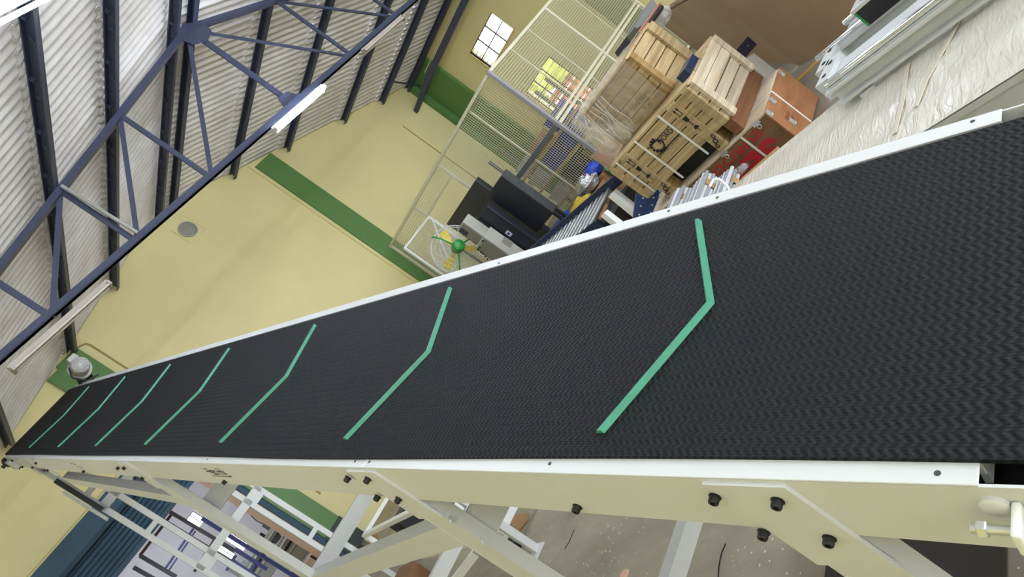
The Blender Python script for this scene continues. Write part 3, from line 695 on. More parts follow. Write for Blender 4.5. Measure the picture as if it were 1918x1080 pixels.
bin_('blue plastic bin at the left of the middle shelf', 9.5, 7.95, 0.86, 0.44, 0.5, 0.28, 'blue_plastic')
bin_('pale grey plastic bin beside the blue one on the middle shelf', 9.5, 8.5, 0.86, 0.42, 0.46, 0.26, 'grey_plastic')
bin_('blue plastic bin on the top shelf, right end', 9.5, 7.3, 1.22, 0.40, 0.38, 0.26, 'blue_plastic')
bin_('dark navy bin on the bottom shelf of the cage rack', 9.5, 7.9, 0.45, 0.44, 0.42, 0.30, 'navy_box')
bin_('pale grey wire tray on the bottom shelf, left end', 9.5, 8.5, 0.45, 0.42, 0.46, 0.20, 'grey_plastic')
def carton(name, label, x, y, z, sx, sy, sz, m='carton', rz=0.0, flaps=True, cat='box', grp=None):
    o = thing(name, (x, y, z), label, cat, grp); c, s = math.cos(rz), math.sin(rz); ax = Vector((c, s, 0)); ay = Vector((-s, c, 0)); P = Vector((x, y, z))
    MB().obox(P + Vector((0,0,sz/2)), ax*sx/2, ay*sy/2, Vector((0,0,sz/2))).build('body', m, o)
    if flaps:
        for k in (-1, 1): MB().obox(P + Vector((0,0,sz+0.004)) + ay*(k*sy/4), ax*sx/2, ay*(sy/4-0.003), Vector((0,0,0.003))).build('flap', m, o)
    return o
carton('carton_box', 'orange brown carton on the top shelf behind the dark rail', 9.5, 8.0, 1.22, 0.38, 0.34, 0.24)
carton('carton_box', 'olive carton on the bottom shelf behind the mesh', 9.5, 7.35, 0.45, 0.36, 0.30, 0.24, 'olive_box')
carton('carton_box', 'small grey carton at the left end of the top shelf', 9.5, 8.55, 1.22, 0.34, 0.34, 0.2, 'grey_plastic')
carton('carton_box', 'reddish brown carton on the floor inside the cage', 9.15, 7.6, 0, 0.34, 0.5, 0.38, 'red_plastic')
carton('carton_box', 'dark olive carton on the floor inside the cage', 9.15, 8.25, 0, 0.34, 0.44, 0.30, 'olive_box')
def lump(name, label, c, r, m, cat, seed=1, sq=(1,1,0.8), parent=None):
    random.seed(seed); n, k = 12, 8; vs = []; fs = []
    for i in range(k+1):
        ph = math.pi*i/k
        for j in range(n):
            th = 6.28318*j/n; rr = r*(1+random.uniform(-.2,.2)); vs.append((c[0]+rr*sq[0]*math.sin(ph)*math.cos(th), c[1]+rr*sq[1]*math.sin(ph)*math.sin(th), c[2]+max(-r*sq[2]*0.98, rr*sq[2]*math.cos(ph))))
    for i in range(k):
        for j in range(n): fs.append((i*n+j, (i+1)*n+j, (i+1)*n+(j+1)%n, i*n+(j+1)%n))
    o = MB().add(vs, fs).build(name, m, parent, smooth=True)
    if parent is None: tag(o, label, cat)
    return o
pz = lambda px, X: at(px[0], px[1], X=X)
q = pz((1112,318), 8.45); lump('plastic_bag', 'crumpled blue plastic bag in front of the cage corner', q, 0.14, 'blue_bag', 'bag', 3)
q = pz((1100,345), 8.2); lump('foil_bag', 'crumpled silver film bundle in front of the cage mesh', q, 0.17, 'foil', 'bag', 5, (1,1.2,.8))
q = pz((1090,388), 7.6); lump('plastic_bag', 'yellow printed bag lying beside the roller conveyor', q, 0.19, 'yellow_bag', 'bag', 8, (1,1.3,.7))
q = pz((1144,312), 8.45); lump('plastic_bag', 'green plastic bag beside the cage corner post', q, 0.13, 'green_plastic', 'bag', 9, (1,.7,1.2))
# closed cartons that those bags rest on
for px, X, dz, sy, lab in (((1112,318), 8.45, 0.112, 0.30, 'brown carton under the crumpled blue bag by the cage'), ((1100,345), 8.2, 0.136, 0.36, 'brown carton under the silver film bundle by the cage'), ((1090,388), 7.6, 0.133, 0.42, 'brown carton under the yellow bag by the roller conveyor'), ((1144,312), 8.45, 0.156, 0.2, 'brown carton under the green bag by the cage corner')):
    q = pz(px, X); carton('carton_box', lab, q.x, q.y, 0, 0.28, sy, q.z-dz-0.008, 'carton')

# ---------------------------------------------------------------- black and grey machine cabinets by the cage
mat('cab_black', (34,37,47), 0.38, var=0.10, scale=3); mat('cab_dust', (74,76,78), 0.7, rgb2=(52,54,58), scale=6); mat('cab_grey', (166,166,158), 0.5, var=0.03); mat('cab_grey2', (128,126,120), 0.5, var=0.04); mat('lcd', (44,50,58), 0.2); mat('sticker', (232,236,240), 0.5)
def cab(label, nt_, lt_, rt_, X0, zb, m, name='machine_cabinet'):
    p = at(*nt_, X=X0); y0 = p.y; y1 = at(*lt_, X=X0).y; x1 = at(*rt_, Y=y0).x
    o = thing(name, (X0, y0, zb), label, 'cabinet')
    MB().box(X0, x1, y0, y1, zb, p.z).build('body', m, o, bevel=0.008)
    return o, X0, x1, y0, y1, p.z
big, X0, x1, y0, y1, zt = cab('large black machine cabinet with dusty side, in front of the mesh cage', (938.8,328.5), (909.7,368), (948,316), 7.6, 0.62, 'cab_black')
MB().box(X0+0.01, x1-0.004, y0-0.004, y0, 0.64, zt-0.01).build('side_panel', 'cab_dust', big)
for zz in (0.30, 0.02): MB().box(X0+0.03, x1-0.03, y0+0.03, y1+0.3, zz, zz+0.03).build('shelf', 'cab_black', big)
for yy in (y0+0.03, y1+0.28): 
    for xx in (X0+0.04, x1-0.04): MB().box(xx-0.02, xx+0.02, yy-0.02, yy+0.02, 0, 0.62).build('leg', 'cab_black', big)
for i, (zz, mm) in enumerate(((0.34,'grey_plastic'),(0.42,'blue_plastic'),(0.06,'grey_plastic'),(0.14,'blue_plastic'),(0.22,'cab_dust'))): 
    tag(MB().box(X0+0.05, X0+0.3, y0+0.06, y0+0.5, zz-0.008, zz+0.05).build('drawer_tray', mm, big))
tall, X0b, x1b, y0b, y1b, ztb = cab('tall dark grey machine cabinet behind the green fan', (890.4,337.3), (833.2,417.3), (896,330), 8.05, 0, 'cab_black')
for zz in (ztb-0.30, ztb-0.85): MB().box(X0b-0.004, X0b, y0b+0.01, y1b-0.01, zz-0.006, zz+0.006).build('panel_seam', 'black_plastic', tall)
navy, X0c, x1c, y0c, y1c, ztc = cab('dark navy machine front panel with a white sticker', (912,386), (896,410), (917,378), 7.40, 0.05, 'cab_black')
q = at(953, 437, X=X0c); MB().box(X0c-0.003, X0c, q.y-0.045, q.y+0.045, q.z-0.05, q.z+0.05).build('sticker', 'sticker', navy)
MB().box(X0c-0.004, X0c-0.003, q.y-0.02, q.y+0.025, q.z-0.02, q.z+0.022).build('sticker_print', 'blue_plastic', navy)
g1, X0d, x1d, y0d, y1d, ztd = cab('pale grey control cabinet with a small screen behind the green fan', (866.6,414.7), (855,431), (878,399.7), 7.15, 0, 'cab_grey')
MB().box(X0d-0.006, X0d, y0d+0.02, y1d-0.01, 0.2, ztd-0.03).build('front_panel', 'cab_grey2', g1)
q = at(868, 430, X=X0d); MB().box(X0d-0.012, X0d-0.006, q.y-0.02, y1d-0.03, q.z-0.09, q.z+0.05).build('screen', 'lcd', g1)
g2, X0e, x1e, y0e, y1e, zte = cab('grey control cabinet with a row of round knobs beside the conveyor', (906,442.9), (884,462), (918.5,423.5), 6.85, 0, 'cab_grey')
MB().box(X0e-0.006, X0e, y0e+0.02, y1e-0.02, 0.2, zte-0.04).build('front_panel', 'cab_grey2', g2)
for i, (x, y) in enumerate(((905,450),(899,462),(896,466),(902,471),(906,474),(910,479),(914,484),(918,488))):
    q = at(x, y, X=X0e); MB().lathe((X0e-0.006, q.y, q.z), (-1,0,0), [(0.016,0),(0.016,0.012),(0.012,0.02)], 12).build('knob', 'red_plastic' if i == 7 else 'black_plastic', g2)
q = at(950, 452, Y=y0e); MB().box(q.x-0.07, q.x+0.05, y0e-0.008, y0e, q.z-0.09, q.z+0.07).build('vent_grille', 'cab_grey2', g2)

# ---------------------------------------------------------------- green pedestal fan
mat('fan_green', (30,140,52), 0.35); mat('fan_yellow', (226,200,40), 0.4); mat('wire_white', (222,222,224), 0.4, metal=0.2)
fc = at(853, 467, X=7.2); vd = (fc-CAM).normalized()
right_i = Vector((AX[0][0], AX[1][0], AX[2][0])); down_i = Vector((AX[0][1], AX[1][1], AX[2][1]))
fax = (-vd + right_i*0.22 - down_i*0.26).normalized()          # motor end, towards the aisle
fan = thing('pedestal_fan', (fc.x, fc.y, 0), 'green pedestal fan with yellow blades and white wire guard, beside the grey cabinets', 'fan')
FR = 0.40; fa = fax.cross(Vector((0,0,1))).normalized(); fb = fax.cross(fa)
gb = MB()
for k, (rr, hh) in enumerate(((FR,0),(FR*0.98,0.05),(FR*0.85,0.085),(FR*0.68,0.10),(FR*0.5,0.11),(FR*0.32,0.115),(FR*0.98,-0.05),(FR*0.8,-0.085),(FR*0.6,-0.10),(FR*0.35,-0.11))): gb.torus(fc + fax*hh, fax, rr, 0.0035 if k else 0.008, 32, 5)
for i in range(36):
    th = 6.28318*i/36; dr = fa*math.cos(th) + fb*math.sin(th)
    for sg in (1, -1): gb.path([fc + dr*FR, fc + dr*FR*0.96 + fax*0.055*sg, fc + dr*FR*0.7 + fax*0.098*sg, fc + dr*FR*0.25 + fax*0.118*sg], 0.0022, 4)
gb.build('guard', 'wire_white', fan, smooth=True)
MB().lathe(fc + fax*0.10, fax, [(0.085,0),(0.10,0.03),(0.10,0.17),(0.085,0.21),(0.05,0.225)], 24).build('motor', 'fan_green', fan, smooth=True)
for th in (0.7, 2.8, 4.9):
    dr = fa*math.cos(th) + fb*math.sin(th); MB().path([fc + fax*0.18 + dr*0.09, fc + fax*0.17 + dr*0.30, fc + fax*0.12 + dr*0.39, fc + fax*0.03 + dr*0.415], 0.013, 8).build('guard_arm', 'fan_green', fan, smooth=True)
for th in (0.2, 2.3, 4.4):
    dr = fa*math.cos(th) + fb*math.sin(th); dt = fax.cross(dr)
    MB().prism([fc + dr*0.05 - dt*0.02 + fax*0.0, fc + dr*0.20 - dt*0.06 + fax*0.02, fc + dr*0.34 - dt*0.07 + fax*0.03, fc + dr*0.35 + dt*0.05 - fax*0.03, fc + dr*0.20 + dt*0.05 - fax*0.02, fc + dr*0.05 + dt*0.02], fax*0.006).build('blade', 'fan_yellow', fan)
MB().lathe(fc, fax, [(0.06,-0.03),(0.06,0.10)], 18).build('hub', 'fan_green', fan, smooth=True)
pc = fc + fax*0.20
MB().tube((pc.x, pc.y, 0.0), (pc.x, pc.y, 0.75), 0.026, 14).build('pole', 'fan_green', fan, smooth=True)
MB().tube((pc.x, pc.y, 0.75), pc - Vector((0,0,0.08)), 0.018, 14).build('extension', 'cage_dark', fan, smooth=True)
MB().lathe((pc.x, pc.y, 0), (0,0,1), [(0.26,0),(0.26,0.02),(0.08,0.05),(0.04,0.08)], 28).build('base', 'fan_green', fan, smooth=True)
# ================================================================ CRATES AND STOCK ON THE RIGHT
def wood(name, c1, c2, sc=2.0, st=(1,1,14)):
    m = mat(name, c1, 0.75, rgb2=c2, scale=sc, stretch=st, bump=0.25, bscale=6, detail=8, spec=0.2)
    nt = m.node_tree; b = nt.nodes['Principled BSDF']; src = b.inputs['Base Color'].links[0].from_socket
    oi = nt.nodes.new('ShaderNodeObjectInfo'); mr = nt.nodes.new('ShaderNodeMapRange'); mr.inputs['To Min'].default_value = 0.72; mr.inputs['To Max'].default_value = 1.06
    hs = nt.nodes.new('ShaderNodeHueSaturation'); nt.links.new(oi.outputs['Random'], mr.inputs['Value']); nt.links.new(mr.outputs[0], hs.inputs['Value']); nt.links.new(src, hs.inputs['Color']); nt.links.new(hs.outputs[0], b.inputs['Base Color'])
    return m
wood('pine_l', (204,182,140), (156,130,92)); wood('pine_d', (184,154,106), (138,108,68)); wood('pine_p', (220,208,186), (180,160,132)); wood('plywood', (170,120,82), (148,98,64), 1.4, (2,2,9)); wood('plywood_g', (150,118,86), (126,94,64), 1.6, (2,2,9)); wood('board_edge', (206,184,154), (172,148,118))
mat('print_black', (26,24,22), 0.8); mat('print_red', (176,32,44), 0.7); mat('strap_white', (226,226,220), 0.4); mat('brown_board', (176,150,118), 0.75, rgb2=(164,134,106), scale=1.2)
wood('rust_wood', (128,88,62), (100,68,46)); mat('chain', (60,52,44), 0.5, metal=0.6)
mat('inner_dark', (92,72,48), 0.9)
def flat(v): return Vector((v.x, v.y, 0))
class Crate:
    """vertical box from its near edge (top and bottom pixels) and a point on each top side edge"""
    def __init__(s, nt_, nb_, lpx, rpx, zb, yaw=0.03):
        p = at(*nb_, Z=zb); s.zb = zb; d = ray(*nt_); k = math.hypot(p.x, p.y)/math.hypot(d.x, d.y); s.zt = H + d.z*k
        s.p = Vector((p.x, p.y, 0)); s.l = Vector((math.sin(yaw), math.cos(yaw), 0)); s.r = Vector((s.l.y, -s.l.x, 0))
        s.L = s.solve(lpx, s.l); s.R = s.solve(rpx, s.r); s.h = s.zt - s.zb
        s.mid = s.p + s.l*s.L/2 + s.r*s.R/2
    def solve(s, px, v):                    # distance along v at which the point has the pixel's bearing
        d = ray(*px); return -(s.p.x*d.y - s.p.y*d.x)/(v.x*d.y - v.y*d.x)
    def q(s, a, c, z): return s.p + s.l*a + s.r*c + Vector((0,0,z))
    def slab(s, b, a0, a1, c0, c1, z0, z1):
        return b.hexa([s.q(a0,c0,z0),s.q(a1,c0,z0),s.q(a1,c1,z0),s.q(a0,c1,z0)], [s.q(a0,c0,z1),s.q(a1,c0,z1),s.q(a1,c1,z1),s.q(a0,c1,z1)])
def boards(C, o, m_front, m_end, m_top, nf, ne, ntop, t=0.018):
    g = 0.009
    for i in range(nf):                                                # horizontal boards on the long face
        z0, z1 = C.zb + C.h*i/nf, C.zb + C.h*(i+1)/nf - g; j = random.uniform(-.003,.003)
        C.slab(MB(), 0, C.L, -t+j, 0, z0, z1).build('plank', m_front, o)
    for i in range(ne):
        z0, z1 = C.zb + C.h*i/ne, C.zb + C.h*(i+1)/ne - g; j = random.uniform(-.003,.003)
        C.slab(MB(), -t+j, 0, 0, C.R, z0, z1).build('plank', m_end, o)
    for i in range(ntop):
        c0, c1 = C.R*i/ntop, C.R*(i+1)/ntop - g
        C.slab(MB(), -t, C.L, c0-t*(i == 0), c1, C.zt, C.zt+t).build('plank', m_top, o)
    C.slab(MB(), 0.001, C.L, 0.001, C.R, C.zb+0.005, C.zt-0.001).build('inner_box', 'inner_dark', o)
# --- the long stencilled crate
NC = Crate((1289,159), (1367,220), (1215,369), (1409,131), 0.50)
SZT = 0.372
nc = thing('wooden_crate', NC.mid, 'long pine crate with black stencils and white straps, lower of the stack', 'crate')
boards(NC, nc, 'pine_l', 'pine_p', 'pine_l', 4, 4, 4)
def along(px, C, z): return C.solve(px, C.l)
a1 = along((1252,190), NC, NC.zt); a2 = along((1163,283), NC, NC.zt)
bw = 0.085
for a in (a1, a2): NC.slab(MB(), a-bw/2, a+bw/2, -0.042, -0.019, SZT+0.004, NC.zt).build('batten', 'pine_l', nc)
NC.slab(MB(), 0.0, 0.06, -0.036, -0.019, NC.zb, NC.zt).build('batten', 'pine_l', nc)
NC.slab(MB(), NC.L-0.05, NC.L, -0.036, -0.019, NC.zb, NC.zt).build('batten', 'pine_l', nc)
for c0, c1 in ((0, 0.075), (NC.R-0.075, NC.R)): NC.slab(MB(), -0.044, -0.019, c0, c1, NC.zb-0.01, NC.zt).build('batten', 'pine_p', nc)
NC.slab(MB(), -0.040, -0.019, 0.075, NC.R-0.075, NC.zt-0.085, NC.zt).build('batten', 'pine_p', nc)
NC.slab(MB(), -0.036, -0.019, 0.075, NC.R-0.075, NC.zt-0.17, NC.zt-0.09).build('batten', 'pine_p', nc)
for a, mm in ((0.03,'rust_wood'),(a1,'pine_d'),(a2,'pine_d')): NC.slab(MB(), a-0.04, a+0.04, -0.018, NC.R, SZT+0.006, NC.zb-0.002).build('skid', mm, nc)
NC.slab(MB(), 0.08, NC.L-0.05, 0.10, 0.13, SZT+0.001, NC.zb-0.004).build('gap_shade', 'black_plastic', nc)  # black slab painting the shaded void below the planks
for a in (a1-0.03, a2-0.03):                                           # chain links hanging on the skids
    for k in range(3): MB().torus(NC.q(a+0.02*k, -0.055, NC.zb+0.0-0.036*k), NC.r if k % 2 else NC.l, 0.017, 0.0045, 14, 5).build('chain_link', 'chain', nc, smooth=True)
rt = -NC.l; up = Vector((0,0,1)); off = -NC.r                            # reading direction on the long face
def on_front(a, z, e=0.0): return NC.q(a, -0.0195-e, z)
zc = NC.zb + NC.h*0.55
am = (a1+a2)/2
text_mesh('lettering', 'NORD', 'print_black', nc, on_front(am+0.01, NC.zb+NC.h*0.60, 0.002), rt, up, 0.045, 0.16, thick=0.002, bold=0.01)
text_mesh('lettering', 'DRIVESYSTEMS', 'print_black', nc, on_front(am+0.115, NC.zb+NC.h*0.43, 0.002), rt, up, 0.028, 0.28, thick=0.002)
gear = MB(); gc = on_front(am+0.03, NC.zb+NC.h*0.64, 0.003)
for i in range(12):
    th = 6.28318*(i+0.5)/14 + 1.2
    if i > 8: continue
    dr = rt*math.cos(th) + up*math.sin(th); gear.obox(gc + dr*0.058, dr*0.011, off.cross(dr)*0.010, off*0.0006)
gear.torus(gc, off, 0.045, 0.006, 26, 4, 0.3, 5.0)
tag(gear.build('gear_emblem', 'print_black', nc), kind='stuff')
def icons(a, e=0.0245):
    b = MB(); zz = NC.zt-0.03
    P = lambda da, z: NC.q(a+da*0.78, -0.0425, zz+(z-zz)*0.80)
    for da in (-0.022, 0.014):
        b.prism([P(da-0.004,zz-0.085),P(da+0.004,zz-0.085),P(da+0.004,zz-0.03),P(da-0.004,zz-0.03)], off*0.0008)
        b.prism([P(da-0.014,zz-0.035),P(da+0.014,zz-0.035),P(da,zz)], off*0.0008)
    b.prism([P(-0.03,zz-0.095),P(0.03,zz-0.095),P(0.03,zz-0.088),P(-0.03,zz-0.088)], off*0.0008)
    b.prism([P(-0.026,zz-0.12),P(0.026,zz-0.12),P(0.02,zz-0.165),P(0.004,zz-0.18),P(0.004,zz-0.215),P(0.02,zz-0.225),P(-0.02,zz-0.225),P(-0.004,zz-0.215),P(-0.004,zz-0.18),P(-0.02,zz-0.165)], off*0.0008)
    b.prism([P(-0.03,zz-0.275),P(0.03,zz-0.275),P(0.018,zz-0.245),P(0,zz-0.237),P(-0.018,zz-0.245)], off*0.0008)
    b.prism([P(-0.003,zz-0.32),P(0.003,zz-0.32),P(0.003,zz-0.275),P(-0.003,zz-0.275)], off*0.0008)
    tag(b.build('handling_symbols', 'print_black', nc), kind='stuff')
icons(a1); icons(a2)
for a in (a1+0.13, a2+0.10, a2-0.17):
    NC.slab(MB(), a-0.009, a+0.009, -0.026, -0.0235, SZT+0.05, NC.zt+0.02).build('strap', 'strap_white', nc)
# --- the wrapped crate on top
WC = Crate((1168,120), (1255,174), (1172,272), (1287,101), NC.zt+0.02)
wc = thing('wooden_crate', WC.mid, 'pine crate draped in dusty clear film, on top of the stencilled crate', 'crate')
boards(WC, wc, 'pine_d', 'pine_l', 'pine_l', 4, 4, 3)
WC.slab(MB(), -0.044, -0.019, 0, 0.07, WC.zb, WC.zt).build('batten', 'pine_d', wc)
WC.slab(MB(), -0.044, -0.019, WC.R-0.12, WC.R, WC.zb, WC.zt).build('batten', 'pine_l', wc)
text_mesh('lettering', 'SYSTEMS', 'print_black', wc, WC.q(WC.L*0.46, -0.0205, WC.zb+WC.h*0.30), -WC.l, up, 0.03, 0.22, thick=0.002)
text_mesh('lettering', 'Fe  ve', 'print_black', wc, WC.q(WC.L*0.36, -0.0205, WC.zb+WC.h*0.14), -WC.l, up, 0.03, 0.20, thick=0.002)
# draped film: wrinkled sheet over the long face, the far end and the top
vs = []; fs = []; random.seed(11)
prof = [(0.45, WC.zt+0.035), (0.0, WC.zt+0.04), (-0.035, WC.zt+0.02), (-0.045, WC.zt-WC.h*0.25), (-0.055, WC.zt-WC.h*0.5), (-0.07, WC.zt-WC.h*0.75), (-0.05, WC.zb+0.01)]
n = 26
for i in range(n+1):
    a = -0.01 + (WC.L+0.14)*i/n; k = i/n
    for j, (c, z) in enumerate(prof):
        wob = random.uniform(-1,1)*0.022*(0.25+k); bulge = 0.06*max(0, k-0.55)*(1 if j > 2 else 0.3)
        vs.append(WC.q(a, c - bulge + wob if j > 1 else c, z + (random.uniform(-.012,.018)*(0.5+k) if j < 6 else 0.015*random.random())))
m_ = len(prof)
for i in range(n):
    for j in range(m_-1): fs.append((i*m_+j, (i+1)*m_+j, (i+1)*m_+j+1, i*m_+j+1))
MB().add(vs, fs).build('film_cover', 'film', wc, smooth=True)
vs = []; fs = []
for i in range(9):                                                     # loose ruffles of film on the far upper corner
    th = i/8
    for j in range(6): vs.append(WC.q(WC.L+0.03+0.07*math.sin(j*1.3+th*5), -0.06+WC.R*0.8*th, WC.zt+0.05-WC.h*0.9*j/5+0.02*math.sin(i*2.0+j)))
for i in range(8):
    for j in range(5): fs.append((i*6+j, (i+1)*6+j, (i+1)*6+j+1, i*6+j+1))
MB().add(vs, fs).build('film_ruffle', 'film', wc, smooth=True)
lump('film_bunch', None, WC.q(WC.L+0.02, -0.05, WC.zb+WC.h*0.42), 0.12, 'film', None, 61, (0.7,1,1.3), parent=wc)
lump('film_bunch', None, WC.q(WC.L-0.12, -0.06, WC.zb+WC.h*0.25), 0.09, 'film', None, 62, (0.5,1.2,1.2), parent=wc)
for k in range(7):
    a_ = WC.L*(0.55+0.07*k); MB().path([WC.q(a_, -0.062, WC.zt-0.01), WC.q(a_+random.uniform(-.04,.06), -0.075-0.006*k, WC.zt-WC.h*0.35), WC.q(a_+random.uniform(-.03,.09), -0.08-0.008*k, WC.zt-WC.h*0.72), WC.q(a_+random.uniform(0,.05), -0.07, WC.zb+0.02)], 0.004, 5).build('film_crease', 'film_clear', wc, smooth=True)
# small dark bracket lying on the crate end
q0 = at(1285, 126, Z=NC.zt+0.06)
br = thing('steel_bracket', (q0.x, q0.y, NC.zt), 'small dark blue steel bracket lying on the crate end', 'bracket')
mat('navy_paint', (26,42,74), 0.35, var=0.05)
MB().obox(NC.q(0.03, 0.22, NC.zt+0.048), NC.r*0.11, NC.l*0.05, up*0.030).build('body', 'navy_paint', br, bevel=0.004)
MB().tube(NC.q(-0.022, 0.16, NC.zt+0.05), NC.q(-0.018, 0.16, NC.zt+0.05), 0.009, 10).build('hole', 'black_plastic', br)
# --- plywood motor box, stencilled upside down
SX0, SX1, SY0, SY1 = 4.42, 5.05, 2.38, 3.72
sb = thing('plywood_box', (SX0, SY0, 0), 'plywood shipping box with upside down red lettering, metal clips and straps', 'box')
MB().box(SX0, SX1, SY0, SY1, 0.012, SZT-0.012).build('body', 'plywood_g', sb)
MB().box(SX0-0.008, SX1+0.004, SY0-0.012, SY0, 0.012, SZT).build('end_panel', 'plywood', sb)
MB().box(SX0-0.006, SX1, SY0, SY1, SZT-0.012, SZT).build('lid_panel', 'pine_p', sb)
MB().box(SX0+0.05, SX1-0.05, SY0+0.05, SY1-0.05, 0, 0.012).build('runner', 'pine_d', sb)
text_mesh('lettering', 'SEW', 'print_red', sb, (SX0-0.0015, SY0+0.10, SZT-0.135), (0,1,0), (0,0,-1), 0.19, 0.66, bold=0.05, thick=0.001)
text_mesh('lettering', 'EURODRIVE', 'print_red', sb, (SX0-0.0015, SY0+0.12, SZT-0.045), (0,1,0), (0,0,-1), 0.065, 0.78, bold=0.02, thick=0.001)
for y in (SY0+0.24, SY0+0.95): MB().box(SX0-0.004, SX0-0.001, y-0.008, y+0.008, 0.02, SZT+0.003).build('strap', 'strap_white', sb)
for x in (SX0+0.27,): MB().box(x-0.008, x+0.008, SY0-0.016, SY0-0.012, 0.02, SZT+0.003).build('strap', 'strap_white', sb); MB().box(x-0.008, x+0.008, SY0-0.012, SY1, SZT+0.001, SZT+0.004).build('strap', 'strap_white', sb)
for (x, z) in ((SX0, SZT-0.01), (SX0+0.16, SZT-0.004), (SX1-0.08, SZT-0.004), (SX0+0.10, 0.18)):
    c = MB().box(x-0.012, x+0.035, SY0-0.020, SY0-0.012, z-0.05, z+0.006).build('clip', 'zinc', sb); MB().torus((x+0.01, SY0-0.022, z-0.035), (0,1,0), 0.014, 0.003, 14, 5).build('clip_ring', 'zinc', c)
for y in (SY0+0.09, SY0+0.42): c = MB().box(SX0-0.008, SX0, y-0.03, y+0.03, SZT-0.03, SZT+0.006).build('clip', 'zinc', sb); MB().torus((SX0-0.010, y, SZT-0.045), (1,0,0), 0.014, 0.003, 14, 5).build('clip_ring', 'zinc', c)
text_mesh('stamp', '//// ////\n//// ///', 'print_black', sb, (SX0+0.09, SY0-0.0125, SZT-0.22), (1,0,0), (0,0,1), 0.07, 0.10, thick=0.001)
# --- tall brown board sheets and side board
bc = Vector((6.22, 2.80, 0)); bd = Vector((0.84, 0.54, 0)).normalized(); bnn = Vector((bd.y, -bd.x, 0))
for i, (zt_, sh_) in enumerate(((1.03,0.0),(1.05,0.06),(1.02,0.10),(1.06,0.14))):
    o = MB().obox(bc + bd*(2.4+sh_) + bnn*(0.02+0.042*i) + Vector((0,0,zt_/2)), bd*2.4, bnn*0.016, Vector((0,0,zt_/2))).build('board_sheet', 'brown_board')
    tag(o, ['brown hardboard sheet standing on edge behind the crates, nearest of four', 'brown hardboard sheet standing on edge, second of four', 'brown hardboard sheet standing on edge, third of four', 'brown hardboard sheet standing on edge, rearmost of four'][i], 'board', 'brown sheets behind the crates')
d2 = Vector((-0.63, -0.77, 0)).normalized(); n2 = Vector((d2.y, -d2.x, 0))
tag(MB().obox(bc + Vector((-0.06,-0.03,0)) + d2*0.85 + Vector((0,0,0.6)), d2*0.85, n2*0.012, Vector((0,0,0.6))).build('board_sheet', 'brown_board'), 'dark brown board standing at an angle behind the linear rail machine', 'board', 'brown sheets behind the crates')
for k in range(3): pass
tt = thing('timber_batten', bc + Vector((0.5,0.4,1.06)), 'pale timber batten lying along the top of the brown sheets', 'timber')
MB().obox(bc + bd*2.6 + bnn*0.03 + Vector((0,0,1.085)), bd*2.2, bnn*0.02, Vector((0,0,0.022))).build('batten', 'board_edge', tt)
mat('rust_pipe', (150,96,84), 0.6)
# dark scrap stack on top, at the upper edge of the view
sc = thing('scrap_stack', at(1205, 40, Y=3.45), 'dark sheet scraps and red brown pipes stacked on the crate top', 'scrap')
zb_ = WC.zt + 0.045
MB().prism([at(1189,50,Y=3.45), at(1222,-5,Y=3.45), at(1232,12,Y=3.45), at(1205,62,Y=3.45)], (0,0.18,0)).build('dark_sheet', 'cage_dark', sc)
MB().prism([at(1174,68,Y=3.40), at(1184,84,Y=3.40), at(1206,58,Y=3.40), at(1200,48,Y=3.40)], (0,0.2,0)).build('dark_plate', 'black_steel', sc)
MB().tube(at(1196,62,Y=3.38), at(1236,6,Y=3.38), 0.012, 8).build('red_pipe', 'rust_pipe', sc); MB().tube(at(1202,64,Y=3.40), at(1238,14,Y=3.40), 0.03, 8).build('dark_pipe', 'black_plastic', sc)
lump('film_lump', None, at(1240, 30, Y=3.5), 0.10, 'film_clear', None, 21, parent=sc)
# white post with navy plate between crate and boards
Yp = 2.75
wp = thing('steel_post', at(1470, 168, Y=Yp), 'white painted steel post with a navy end plate behind the pine crate', 'post')
MB().prism([at(1394,112,Y=Yp), at(1412,99,Y=Yp), at(1486,157,Y=Yp), at(1468,172,Y=Yp)], (0,0.07,0)).build('post', 'white_paint', wp)
pl = MB().prism([at(1373,100,Y=Yp-0.02), at(1401,68,Y=Yp-0.02), at(1418,83,Y=Yp-0.02), at(1390,115,Y=Yp-0.02)], (0,0.02,0)).build('end_plate', 'navy_paint', wp)
for x, y in ((1385,102),(1401,86)): q = at(x, y, Y=Yp-0.02); MB().lathe(q, (0,-1,0), [(0.007,0),(0.007,0.003)], 10).build('bolt', 'zinc', pl)
# --- round rolled sheet beside the wrapped crate
q = at(1150, 285, X=5.78); rs = MB(); vs = []; fs = []
for i in range(19):
    th = 2.0 + 3.3*i/18
    for z, k in ((q.z-0.30, 1), (q.z+0.16, 1)): vs.append((q.x+0.155*math.cos(th), q.y+0.18*math.sin(th), z)); vs.append((q.x+0.145*math.cos(th), q.y+0.17*math.sin(th), z))
for i in range(18):
    a = i*4; fs += [(a,a+4,a+6,a+2),(a+1,a+3,a+7,a+5),(a+2,a+6,a+7,a+3),(a,a+1,a+5,a+4)]
mat('fibre', (206,172,152), 0.7, var=0.05)
rl = thing('fibre_drum', (q.x, q.y, 0), 'pinkish fibre drum half hidden behind the pine crates', 'drum')
rs.add(vs, fs).build('shell', 'fibre', rl, smooth=True)
MB().lathe((q.x, q.y, 0), (0,0,1), [(0.135,0),(0.135,q.z-0.25)], 20).build('liner', 'grey_plastic', rl, smooth=True)

